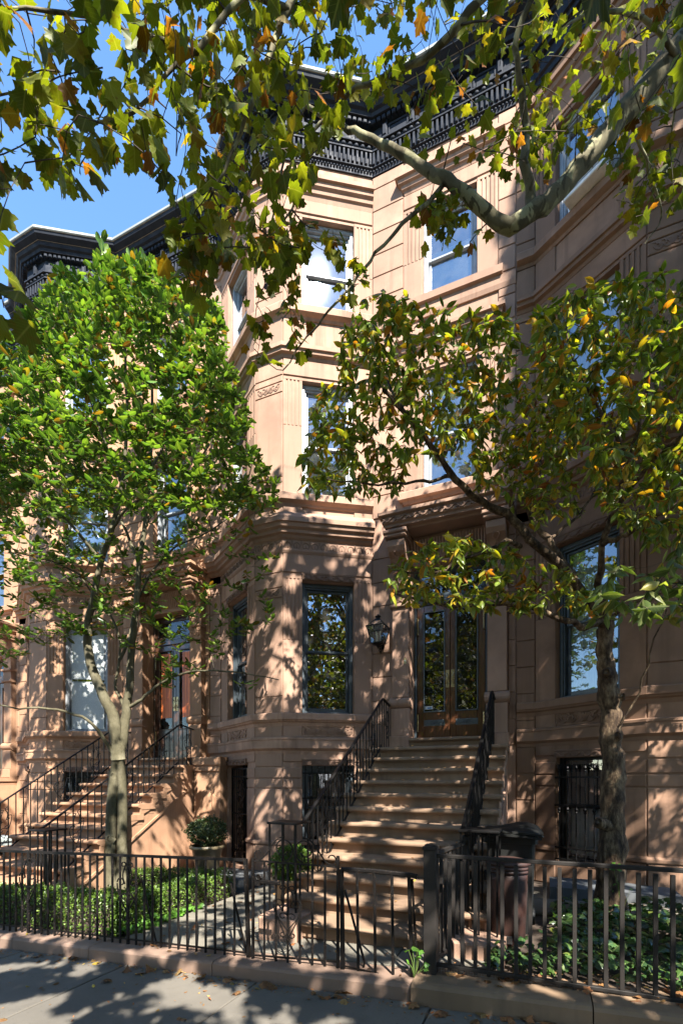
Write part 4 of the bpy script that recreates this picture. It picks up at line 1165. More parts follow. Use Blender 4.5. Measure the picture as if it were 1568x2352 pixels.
m = MB(); m.lathe([(.012, 0), (.012, .008), (.001, .01)], 10); me = m.mesh('bell_push'); me.transform(Matrix.Rotation(R(90), 4, 'X')); me.materials.append(M['pale']); link('bell_push', me, bell, (0, -.012, 0))
m = MB(); m.quad((-.085, 0, -.03), (.085, 0, -.03), (.085, 0, .03), (-.085, 0, .03)); m.build('sticker', M['white'], main, loc=(-1.53, .227, 3.06))
m = MB(); m.quad((-.01, 0, -.018), (.07, 0, -.018), (.07, 0, .006), (-.01, 0, .006)); m.build('sticker_print', painted('blue_print', (.12, .25, .5), .5), main, loc=(-1.53, .225, 3.06))
# house number over the far door
fc = bpy.data.curves.new('house_number', 'FONT'); fc.body = '33'; fc.size = .2; fc.align_x = 'CENTER'; fc.align_y = 'CENTER'; fc.extrude = .004
ftmp = bpy.data.objects.new('house_number', fc); fme = bpy.data.meshes.new_from_object(ftmp); bpy.data.objects.remove(ftmp); fme.materials.clear(); fme.materials.append(M['brass'])
link('house_number', fme, house_f, (-.62, .205, 5.30), (R(90), 0, 0))
m = MB(); m.lathe([(.17, 0), (.16, .012), (.001, .014)], 20); me = m.mesh('number_plate'); me.transform(Matrix.Rotation(R(90), 4, 'X')); me.materials.append(M['wood_dark']); link('number_plate', me, house_f, (-.62, .222, 5.30))

# ------------------------------------------------------------------ air conditioner in the right house's top window
T = FR['FA'][0]
ac = empty('air_conditioner', (0, 0, 0), 'white window air conditioner jutting from the top window of the grey-brown house', 'air conditioner')
p = T((.93, 0, 0)); ac.location = (5.84 + p[0], 8.5 + p[1], 10.43); ac.rotation_euler = (0, 0, FR['FA'][2])
m = MB(); m.cbox(-.30, .30, -.28, .2, 0, .40, .012); m.build('casing', M['white'], ac)
for i in range(11):
    m = MB(); z = .05 + i * .029; m.box(-.27, .27, -.287, -.281, z, z + .014); m.build('louvre', M['pale'], ac)
for sx in (-.301, .301):
    for i in range(8):
        m = MB(); z = .08 + i * .035; m.box(min(sx, sx * 1.01), max(sx, sx * 1.01), -.22, .0, z, z + .015); m.build('louvre', M['pale'], ac)
for s0, s1 in ((-.45, -.305), (.305, .42)):
    m = MB()
    for i in range(5): m.box(s0 + (s1 - s0) * i / 5, s0 + (s1 - s0) * (i + .8) / 5, .12, .16, 0, .42)
    m.build('side_panel', M['white'], ac)

# ------------------------------------------------------------------ bins
def bin_black():
    root = empty('wheelie_bin', (-.30, 5.42, zy(-.16) + .02), 'black wheeled bin with a sagging lid beside the stoop', 'bin')
    P = M['black_plastic']
    def ring(w, d, z, c=.05, n=3):
        out = []
        for (sx, sy, a0) in ((1, 1, 0), (-1, 1, 90), (-1, -1, 180), (1, -1, 270)):
            for i in range(n + 1):
                a = R(a0 + 90 * i / n); out.append((sx * (w - c) + c * math.cos(a), sy * (d - c) + c * math.sin(a), z))
        return out
    rings = [ring(.205, .24, .04), ring(.235, .29, .95), ring(.265, .32, .955), ring(.265, .32, 1.03), ring(.24, .30, 1.03)]
    m = MB(); n = len(rings[0]); vs = [p for r in rings for p in r]
    m.add(vs, [(i * n + j, i * n + (j + 1) % n, (i + 1) * n + (j + 1) % n, (i + 1) * n + j) for i in range(len(rings) - 1) for j in range(n)] + [tuple(reversed(range(n)))])
    m.build('body', P, root)
    m = MB(); k = 12; vs = []
    for j in range(k + 1):
        for i in range(k + 1):
            u, v = i / k * 2 - 1, j / k * 2 - 1
            z = 1.05 + .065 * (1 - u ** 4) * (1 - v ** 4) + .03 * math.sin(3 * u + v) + .035 * u * u * v - .045 * (abs(u) > .85) * (.5 + .5 * v) + .02 * (u < -.8)
            vs.append((u * .315, v * .355 - .02, z))
    fs = [(a, a + 1, a + k + 2, a + k + 1) for j in range(k) for a in range(j * (k + 1), j * (k + 1) + k)]
    o = None; m.add(vs, fs); o = m.build('lid', P, root, True); md = o.modifiers.new('thickness', 'SOLIDIFY'); md.thickness = .012
    m = MB()
    for z, y in ((1.075, -.365), (1.045, -.375)): m.tube([(-.30, y, z - .02), (-.1, y - .01, z), (.15, y - .01, z - .01), (.30, y, z - .025)], .014, 5)
    m.build('lid_rim', P, root)
    m = MB(); m.cbox(-.15, .15, -.278, -.24, .70, .84, .02); m.build('front_recess', M['dark'], root)
    for x in (-.2, .2):
        m = MB(); m.lathe([(.001, -.03), (.09, -.03), (.1, 0), (.09, .03), (.001, .03)], 14); me = m.mesh('wheel'); me.transform(Matrix.Rotation(R(90), 4, 'Y')); me.materials.append(P); link('wheel', me, root, (x, .27, .09))
    m = MB(); m.tube([(-.2, .33, 1.0), (-.2, .38, 1.02), (.2, .38, 1.02), (.2, .33, 1.0)], .016, 6); m.build('handle', P, root)
bin_black()
def bin_red():
    root = empty('round_bin', (-.31, 4.98, zy(-.2) + .02), 'red-brown round bin with a ribbed rim in front of the black bin', 'bin')
    m = MB(); m.lathe([(.150, .0), (.160, .02), (.185, .62), (.188, .64), (.188, .70)], 24); m.build('body', M['red_plastic'], root, True)
    m = MB()
    m.lathe([(.188, .70), (.205, .705), (.207, .722), (.196, .728), (.196, .735), (.209, .74), (.211, .757), (.198, .763), (.198, .77), (.212, .775), (.214, .80), (.19, .815), (.10, .835), (.001, .84)], 28); m.build('lid', M['red_plastic'], root, True)
    for sx in (-1, 1):
        m = MB(); m.cbox(sx * .2 - .025, sx * .2 + .025, -.04, .04, .60, .69, .01); m.build('handle', M['black_plastic'], root)
    m = MB(); m.cbox(-.05, .05, -.175, -.13, .03, .11, .01); m.build('foot_recess', M['dark'], root)
bin_red()
def bin_grey():
    root = empty('grey_bin', (-9.62, 5.9, zy(-9.6)), 'pale grey bin with a green sticker left of the orange stoop', 'bin')
    m = MB(); m.add([(-.24, -.24, 0), (.24, -.24, 0), (.24, .24, 0), (-.24, .24, 0), (-.3, -.3, .92), (.3, -.3, .92), (.3, .3, .92), (-.3, .3, .92)], [(0, 3, 2, 1), (4, 5, 6, 7), (0, 1, 5, 4), (1, 2, 6, 5), (2, 3, 7, 6), (3, 0, 4, 7)]); m.build('body', M['grey_plastic'], root)
    m = MB(); m.cbox(-.32, .32, -.33, .32, .92, .98, .02); m.build('lid', M['grey_plastic'], root)
    m = MB(); m.quad((-.08, -.283, .45), (.12, -.283, .45), (.12, -.293, .7), (-.08, -.293, .7)); m.build('sticker', painted('green_print', (.12, .4, .12), .5), root)
bin_grey()

# ------------------------------------------------------------------ pots
def pot(loc, label, mat, r, h, wide):
    root = empty('plant_pot', loc, label, 'plant pot')
    m = MB(); m.lathe([(r * .62, 0), (r * .64, .02), (r * .9, h * .86), (r * .98, h * .87), (r * wide, h * .90), (r * wide, h * .98), (r * .97, h), (r * .90, h * .985), (r * .86, h * .8)], 28, cap=False); m.build('pot', mat, root, True)
    m = MB(); m.lathe([(r * .88, h * .86), (r * .5, h * .9), (.001, h * .9)], 16, cap=False); m.build('soil', M['soil'], root)
pot((-2.93, 5.35, zy(-2.93)), 'tan clay pot behind the garden gate, holding a bright round box bush', M['tan_pot'], .24, .52, 1.12)
pot((-5.58, 7.05, .06), 'olive glazed pot beside the arched panel, holding a dark box bush', M['olive_pot'], .30, .50, 1.05)
# ------------------------------------------------------------------ leaves
def leaf_outline(kind):
    if kind == 'plane':
        h = [(0.05, 0.0), (0.16, -0.06), (0.30, 0.03), (0.40, 0.0), (0.57, 0.08), (0.47, 0.20), (0.40, 0.32), (0.50, 0.39), (0.53, 0.49), (0.68, 0.63), (0.50, 0.63), (0.41, 0.71), (0.25, 0.66), (0.28, 0.79), (0.16, 0.85), (0.0, 1.0)]
        c = (0, .33)
    elif kind == 'ivy':
        h = [(.03, 0), (.18, -.10), (.40, .06), (.52, .22), (.36, .36), (.42, .55), (.2, .62), (0, 1.0)]; c = (0, .3)
    elif kind == 'long':
        h = [(.02, 0), (.13, .18), (.22, .42), (.24, .60), (.19, .80), (.08, .95), (0, 1.0)]; c = None
    elif kind == 'oval':
        h = [(.015, 0), (.13, .15), (.215, .38), (.20, .60), (.115, .82), (.035, .95), (0, 1.06)]; c = None
    elif kind == 'box':
        h = [(.04, 0), (.28, .35), (.24, .75), (0, 1.0)]; c = None
    elif kind == 'lump':
        h = [(.1, 0), (.55, .25), (.45, .75), (0, 1.0)]; c = None
    return h, c
def leaf_mesh(kind, curl, fold, seed):
    r = random.Random(seed); h, c = leaf_outline(kind)
    def z(x, y): return -fold * abs(x) - curl * (y - .3) ** 2 * (1 if y > .3 else .3) + .05 * math.sin(9 * x + seed) * abs(x)
    asym = r.uniform(.88, 1.1)
    if c is None:
        vs = []; n = len(h)
        for x, y in h: vs.append((x, y))
        left = [(-x * asym, y) for x, y in h[:-1]]
        mid = [(0, y) for x, y in h[:-1]]
        V = vs + left + mid                # right n, left n-1, mid n-1
        F = []
        for i in range(n - 1):
            a, b = i, i + 1
            m0 = 2 * n - 1 + i; m1 = 2 * n - 1 + i + 1 if i + 1 < n - 1 else n - 1
            l0 = n + i; l1 = n + i + 1 if i + 1 < n - 1 else n - 1
            if b == n - 1: F += [(m0, a, b), (m0, b, l0)]
            else: F += [(m0, a, b, m1), (m0, m1, l1, l0)]
    else:
        V = list(h) + [(-x * asym, y) for x, y in reversed(h[:-1])] + [c]
        k = len(V) - 1
        F = [(k, i, (i + 1) % k) for i in range(k)]
    VV = np.array([(x, y, z(x, y)) for x, y in V], float)
    return VV, F
def tri(F):
    out = []
    for f in F:
        for i in range(1, len(f) - 1): out.append((f[0], f[i], f[i + 1]))
    return np.array(out, int)
def leaf_set(kind, variants):
    return [(V, F, tri(F)) for V, F in (leaf_mesh(kind, c, f, i + 1) for i, (c, f) in enumerate(variants))]
LS = {
    'plane': leaf_set('plane', [(.18, .25), (.45, .45), (-.2, .6), (.7, .1)]),
    'ivy': leaf_set('ivy', [(.3, .3), (.5, .15)]),
    'long': leaf_set('long', [(.25, .35), (.5, .5), (.1, .6)]),
    'oval': leaf_set('oval', [(.35, .4), (.6, .6), (.15, .8)]),
    'box': leaf_set('box', [(.2, .3), (.4, .5)]),
    'lump': leaf_set('lump', [(.3, .3)]),
}
def basis(d, nrm):
    """columns: width, length, normal"""
    d = d / np.linalg.norm(d, axis=1, keepdims=True)
    x = np.cross(d, nrm); x /= np.maximum(np.linalg.norm(x, axis=1, keepdims=True), 1e-6)
    n = np.cross(x, d)
    return np.stack([x, d, n], axis=2)
def put_uv(me, uvs):
    uv = me.uv_layers.new(name='UVMap'); uv.data.foreach_set('uv', np.ascontiguousarray(uvs, np.float32).ravel())
_leafme = {}
def single_leaf(kind, i, mat):
    key = (kind, i, mat.name)
    if key not in _leafme:
        V, F, Tt = LS[kind][i]
        me = bpy.data.meshes.new('leaf'); me.from_pydata([tuple(v) for v in V], [], [tuple(f) for f in F]); me.polygons.foreach_set('use_smooth', [True] * len(me.polygons))
        li = np.empty(len(me.loops), np.int32); me.loops.foreach_get('vertex_index', li); put_uv(me, V[li][:, :2]); me.materials.append(mat); _leafme[key] = me
    return _leafme[key]
def foliage(root, kind, P, B, S, mat, rng, nparts=0, name='foliage', loc=None, part='leaf'):
    """P positions, B bases (n,3,3), S sizes: the leaves that show largest become parts, the rest one mass"""
    loc = np.array(root.location if loc is None else loc)
    n = len(P); var = rng.integers(0, len(LS[kind]), n)
    single = np.zeros(n, bool)
    if nparts:
        rx = P[:, 0] * CY + P[:, 1] * SY; fz = -P[:, 0] * SY + P[:, 1] * CY
        fzz = np.maximum(fz, .3); px = 784 + 1100 * rx / fzz; py = 1790 - 1100 * (P[:, 2] - EYE) / fzz
        vis = (fz > .3) & (px > 0) & (px < 1568) & (py > 0) & (py < 2352)
        face = np.abs(np.einsum('ij,ij->i', B[:, :, 2], P - np.array([0, 0, EYE]))) / np.linalg.norm(P - np.array([0, 0, EYE]), axis=1)
        score = np.where(vis, S / fzz * (.35 + face), 0)
        idx = np.argsort(-score)[:nparts]; idx = idx[score[idx] > 0]; single[idx] = True
        for i in idx:
            o = bpy.data.objects.new(part, single_leaf(kind, int(var[i]), mat)); col.objects.link(o); o.parent = root
            m4 = Matrix(np.vstack([np.hstack([B[i] * S[i], (P[i] - loc)[:, None]]), [0, 0, 0, 1]]).tolist()); o.matrix_local = m4
    vs = []; ts = []; us = []; base = 0
    for k, (V, F, Tt) in enumerate(LS[kind]):
        q = np.where((var == k) & ~single)[0]
        if not len(q): continue
        W = np.einsum('nij,vj->nvi', B[q] * S[q][:, None, None], V) + (P[q] - loc)[:, None, :]
        m = len(V); vs.append(W.reshape(-1, 3)); ts.append((Tt[None] + (np.arange(len(q)) * m)[:, None, None] + base).reshape(-1, 3)); us.append(np.tile(V[:, :2], (len(q), 1))); base += m * len(q)
    if not vs: return None
    vs = np.concatenate(vs); ts = np.concatenate(ts); us = np.concatenate(us)
    me = bpy.data.meshes.new(name); me.vertices.add(len(vs)); me.vertices.foreach_set('co', vs.astype(np.float32).ravel())
    me.loops.add(ts.size); me.loops.foreach_set('vertex_index', ts.astype(np.int32).ravel())
    me.polygons.add(len(ts)); me.polygons.foreach_set('loop_start', np.arange(0, ts.size, 3, dtype=np.int32))
    me.polygons.foreach_set('use_smooth', [True] * len(ts))
    me.update(calc_edges=True); put_uv(me, us[ts.ravel()]); me.materials.append(mat)
    return tag(link(name, me, root), kind='stuff')

def inside(poly, x, y):
    c = np.zeros(len(x), bool); n = len(poly)
    for i in range(n):
        x0, y0 = poly[i]; x1, y1 = poly[(i + 1) % n]
        m = ((y0 > y) != (y1 > y)) & (x < (x1 - x0) * (y - y0) / ((y1 - y0) or 1e-9) + x0); c ^= m
    return c
def atv(px, py, Z):
    u = (px - 784) / 1100; v = (1790 - py) / 1100; rx = u * Z
    return np.stack([rx * CY - Z * SY, rx * SY + Z * CY, EYE + v * Z], axis=1)

class Skeleton:
    def __init__(self, rng): self.P = []; self.Rr = []; self.rng = rng; self.D = []
    def branch(self, pts, r0, r1, n=10, wig=.02):
        """smooth limb through given points (Catmull-Rom)"""
        pts = [np.array(p, float) for p in pts]
        q = [2 * pts[0] - pts[1]] + pts + [2 * pts[-1] - pts[-2]]
        out = []; segs = len(pts) - 1; per = max(2, math.ceil(n / segs))
        for i in range(segs):
            a, b, c, d = q[i:i + 4]
            for k in range(per):
                t = k / per
                out.append(.5 * ((2 * b) + (-a + c) * t + (2 * a - 5 * b + 4 * c - d) * t * t + (-a + 3 * b - 3 * c + d) * t ** 3))
        out.append(pts[-1]); m = len(out)
        out = [p + self.rng.normal(0, wig, 3) * (0 < i < m - 1) for i, p in enumerate(out)]
        rad = [r0 + (r1 - r0) * (i / (m - 1)) ** .8 for i in range(m)]
        for p, r in zip(out, rad): self.P.append(p); self.Rr.append(r)
        return out, rad
    def grow(self, targets, rmax=.012, rmin=.0025, sag=.05, mb=None, reach=None):
        """hang every target on the nearest wood; returns twig end directions"""
        T = np.array(targets); P = np.array(self.P); Rr = np.array(self.Rr)
        cap = len(P) + 4 * len(T) + 10
        PP = np.zeros((cap, 3)); RR = np.zeros(cap); n = len(P); PP[:n] = P; RR[:n] = Rr
        d0 = np.min(np.linalg.norm(T[:, None] - P[None], axis=2), axis=1); order = np.argsort(d0)
        twigs = [None] * len(T)
        for i in order:
            t = T[i]; d = np.linalg.norm(PP[:n] - t, axis=1) + .25 * np.maximum(PP[:n, 2] - t[2], 0)
            j = int(np.argmin(d)); a = PP[j]; L = np.linalg.norm(t - a)
            mid = (a + t) / 2 + self.rng.normal(0, .10 * L, 3) + np.array([0, 0, sag * L])
            r = min(rmax, RR[j] * .75, .004 + L * .012); k = max(2, min(5, int(L / .12) + 1)); pts = [a]
            for s in range(1, k + 1):
                u = s / k; pts.append((1 - u) ** 2 * a + 2 * u * (1 - u) * mid + u * u * t)
            rad = [r + (rmin - r) * s / k for s in range(k + 1)]
            if mb is not None: mb.tube(pts, rad, 4, False)
            for s in range(1, k + 1):
                if n < cap: PP[n] = pts[s]; RR[n] = rad[s]; n += 1
            twigs[i] = pts
        self.P = list(PP[:n]); self.Rr = list(RR[:n])
        return twigs
def local_tubes(mb, origin): mb.T = lambda p: (p[0] - origin[0], p[1] - origin[1], p[2] - origin[2])

def leaves_on(twigs, rng, per, size, mode, spread=.06, tipw=.6):
    """positions, directions and normals of leaves along twigs"""
    P = []; D = []; N = []; S = []
    for tw in twigs:
        tw = np.array(tw); n = rng.integers(per[0], per[1] + 1); d = unit(tw[-1] - tw[-2])
        a0 = rng.uniform(0, 6.28)
        for k in range(n):
            u = 1 - tipw * (k / max(1, n)) * rng.uniform(.5, 1.2); u = max(0, min(1, u)); f = u * (len(tw) - 1); i = min(int(f), len(tw) - 2); p = tw[i] + (tw[i + 1] - tw[i]) * (f - i)
            a = a0 + k * 2.4; s = rng.uniform(*size)
            side = np.array([math.cos(a), math.sin(a), 0])
            if mode == 'hang':
                dr = np.array([0, 0, -1.0]) * rng.uniform(.05, 1.1) + side * rng.uniform(.3, 1.1); p = p + side * spread * rng.uniform(.3, 1) + np.array([0, 0, -.02])
                nm = np.array([0, 0, 1.0]) + side * rng.uniform(0, .9) + rng.normal(0, .45, 3)
            elif mode == 'whorl':
                dr = d * .5 + side * .9 + np.array([0, 0, rng.uniform(-.1, .75)]); nm = np.array([0, 0, 1.0]) + side * -.2 + rng.normal(0, .3, 3)
            elif mode == 'droop':
                dr = side * .75 + d * .25 + np.array([0, 0, rng.uniform(-1.3, .15)]); nm = np.array([0, 0, 1.0]) + side * .4 + rng.normal(0, .4, 3)
            P.append(p); D.append(dr); N.append(nm); S.append(s)
    return np.array(P), basis(np.array(D), np.array(N)), np.array(S)

# ------------------------------------------------------------------ magnolia beside the orange stoop
rng = np.random.default_rng(11)
def magnolia():
    Z0 = 8.05
    base = at(267, 2030, Z0); base.z = zy(base.x) - .03
    root = empty('magnolia_tree', base, 'bushy green tree with forked smooth grey stems in the box-edged bed', 'tree')
    sk = Skeleton(rng); mb = MB(); local_tubes(mb, base)
    tm = MB(); local_tubes(tm, base)
    def limb(pts, r0, r1, n=12, m=None, sides=9):
        p, r = sk.branch([at(*q) for q in pts], r0, r1, n, .008); (m or mb).tube(p, r, sides, True); return p
    # two stems grown together at the foot
    tm.tube([np.array(base) + (-.06, 0, -.05), np.array(at(252, 1985, 8.05)), np.array(at(254, 1930, 8.05)), np.array(at(256, 1860, 8.05)), np.array(at(262, 1780, 8.05)), np.array(at(272, 1735, 8.03))], [.125, .098, .085, .088, .078, .085], 12)
    tm.tube([np.array(base) + (.07, .02, -.05), np.array(at(281, 1985, 8.08)), np.array(at(280, 1930, 8.08)), np.array(at(281, 1860, 8.08)), np.array(at(280, 1790, 8.06)), np.array(at(274, 1735, 8.04))], [.11, .09, .080, .083, .074, .08], 12)
    for (x, y, rr) in ((250, 1925, .055), (259, 1780, .045)):
        tm.tube([np.array(at(262, y + 8, 8.02)), np.array(at(x, y, 7.98)), np.array(at(x - 2, y - 2, 7.96))], [rr, rr * .8, rr * .35], 8)
    tm.build('trunk', M['bark_smooth'], root, True)
    for s in (((272, 1745, 8.04), (268, 1700, 8.0), (258, 1640, 7.95), (240, 1600, 7.9), (212, 1540, 7.85), (203, 1480, 7.8), (203, 1430, 7.8), (213, 1380, 7.75), (232, 1290, 7.7), (258, 1215, 7.7), (280, 1110, 7.7), (292, 960, 7.75), (288, 800, 7.8)),):
        limb(s, .115, .018, 26)
    limb(((274, 1745, 8.04), (284, 1680, 8.06), (292, 1620, 8.1), (298, 1560, 8.1), (304, 1480, 8.1), (312, 1400, 8.1), (320, 1300, 8.15), (333, 1200, 8.2), (343, 1100, 8.2), (350, 980, 8.2), (345, 820, 8.2), (300, 650, 8.1)), .092, .013, 26)
    limb(((290, 1625, 8.1), (320, 1612, 8.0), (345, 1590, 7.9), (385, 1560, 7.8), (430, 1545, 7.7), (490, 1540, 7.6), (560, 1545, 7.5), (640, 1562, 7.45)), .034, .008, 16)
    limb(((262, 1735, 8.0), (243, 1705, 7.9), (215, 1665, 7.7), (170, 1640, 7.55), (110, 1628, 7.4), (40, 1626, 7.2), (-40, 1615, 7.1)), .036, .010, 14)
    limb(((288, 1640, 8.1), (276, 1600, 8.15), (264, 1570, 8.2), (275, 1510, 8.3), (268, 1440, 8.4), (240, 1400, 8.4), (215, 1370, 8.4), (180, 1320, 8.3), (120, 1290, 8.2), (40, 1270, 8.0)), .03, .01, 18)
    limb(((275, 1515, 8.3), (298, 1460, 8.35), (310, 1400, 8.5), (340, 1330, 8.7), (400, 1260, 8.9), (460, 1230, 9.0), (540, 1180, 9.1), (600, 1130, 9.2)), .03, .008, 16)
    limb(((320, 1300, 8.15), (280, 1200, 8.4), (220, 1120, 8.6), (160, 1000, 8.8), (110, 850, 8.9)), .03, .008, 14)
    limb(((333, 1200, 8.2), (400, 1120, 8.0), (470, 1040, 7.8), (510, 960, 7.7)), .028, .008, 12)
    limb(((232, 1290, 7.7), (160, 1200, 7.4), (90, 1120, 7.2), (20, 1050, 7.0)), .03, .008, 12)
    limb(((343, 1100, 8.2), (390, 980, 8.5), (420, 860, 8.7), (410, 740, 8.8)), .026, .008, 12)
    limb(((280, 1110, 7.7), (220, 960, 7.4), (180, 820, 7.3)), .024, .008, 10)
    limb(((258, 1215, 7.7), (300, 1160, 7.3), (380, 1130, 7.1), (440, 1120, 7.0)), .024, .008, 10)
    mb.build('limbs', M['bark_smooth'], root, True)
    crown = [(236, 540), (262, 590), (300, 575), (330, 610), (372, 590), (395, 640), (430, 700), (500, 690), (512, 750), (530, 840), (560, 900), (575, 960), (560, 1010), (600, 1060), (640, 1110), (630, 1170), (585, 1210), (600, 1250), (650, 1290), (655, 1370), (560, 1330),
             (520, 1300), (440, 1310), (380, 1330), (330, 1290), (180, 1300), (60, 1330), (-120, 1360), (-120, 860), (-40, 790), (40, 740), (90, 690), (130, 610), (190, 640), (215, 600)]
    low = [(-60, 1330), (190, 1310), (350, 1300), (480, 1320), (560, 1350), (660, 1400), (610, 1440), (520, 1470), (500, 1560), (680, 1570), (650, 1600), (480, 1560), (380, 1590), (330, 1500), (200, 1470), (60, 1500), (-60, 1560)]
    def sample(poly, n, zr, shell):
        xs = rng.uniform(min(p[0] for p in poly), max(p[0] for p in poly), n * 4); ysn = rng.uniform(min(p[1] for p in poly), max(p[1] for p in poly), n * 4)
        k = inside(poly, xs, ysn); xs, ysn = xs[k][:n], ysn[k][:n]
        u = rng.uniform(-1, 1, len(xs)); u = np.sign(u) * np.abs(u) ** shell
        wd = np.clip(1 - ((xs - 270) / 420) ** 2, .2, 1) ** .5 * np.clip(1 - ((ysn - 1060) / 560) ** 2, .15, 1) ** .5
        return atv(xs, ysn, 8.05 + u * zr * wd)
    upper = [(x, min(y, 1170)) for x, y in crown]; lower = [(x, max(y, 1150)) for x, y in crown]
    T = np.concatenate([sample(upper, 2200, 2.1, .75), sample(lower, 160, 1.7, .8), sample(low, 250, 1.3, .9), sample([(-120, 820), (190, 800), (180, 1290), (-120, 1390)], 330, 2.6, .8)])
    wob = np.sin(T[:, 0] * 2.3) * np.sin(T[:, 1] * 2.7 + 1) * np.sin(T[:, 2] * 2.1 + .5)
    wob2 = np.sin(T[:, 0] * 4.1 + 2) * np.sin(T[:, 1] * 3.7) * np.sin(T[:, 2] * 4.5)
    T = T[(wob + .8 * wob2 > -.52) | (T[:, 2] > 7.9)]
    wb = MB(); local_tubes(wb, base)
    tw = sk.grow(T, .016, .0032, .06, wb); wb.build('twigs', M['bark_dark'], root)['kind'] = 'stuff'
    P, B, S = leaves_on(tw, rng, (5, 9), (.08, .16), 'whorl', .03, .7)
    foliage(root, 'long', P, B, S, M['leaf_magnolia'], rng, 300, 'crown')
    # bolt upright shoots at the very top
    tips = [(234, 548), (262, 600), (300, 590), (335, 600), (372, 605), (205, 640), (395, 680), (420, 690), (135, 640), (160, 660)]
    sh = MB(); local_tubes(sh, base); tws = []
    for (x, y) in tips:
        a = np.array(at(x + rng.uniform(-8, 8), y + 120, 7.9)); b = np.array(at(x, y, 7.9)); sh.tube([a, (a + b) / 2, b], [.008, .006, .003], 4); tws.append([a, (a + b) / 2, b])
    sh.build('shoots', M['bark_twig'], root)['kind'] = 'stuff'
    P, B, S = leaves_on(tws, rng, (10, 14), (.14, .21), 'whorl', .02, .95)
    B = basis(B[:, :, 1] + np.array([0, 0, .9]), B[:, :, 2])
    foliage(root, 'long', P, B, S, M['leaf_magnolia'], rng, 0, 'top_leaves')
magnolia()

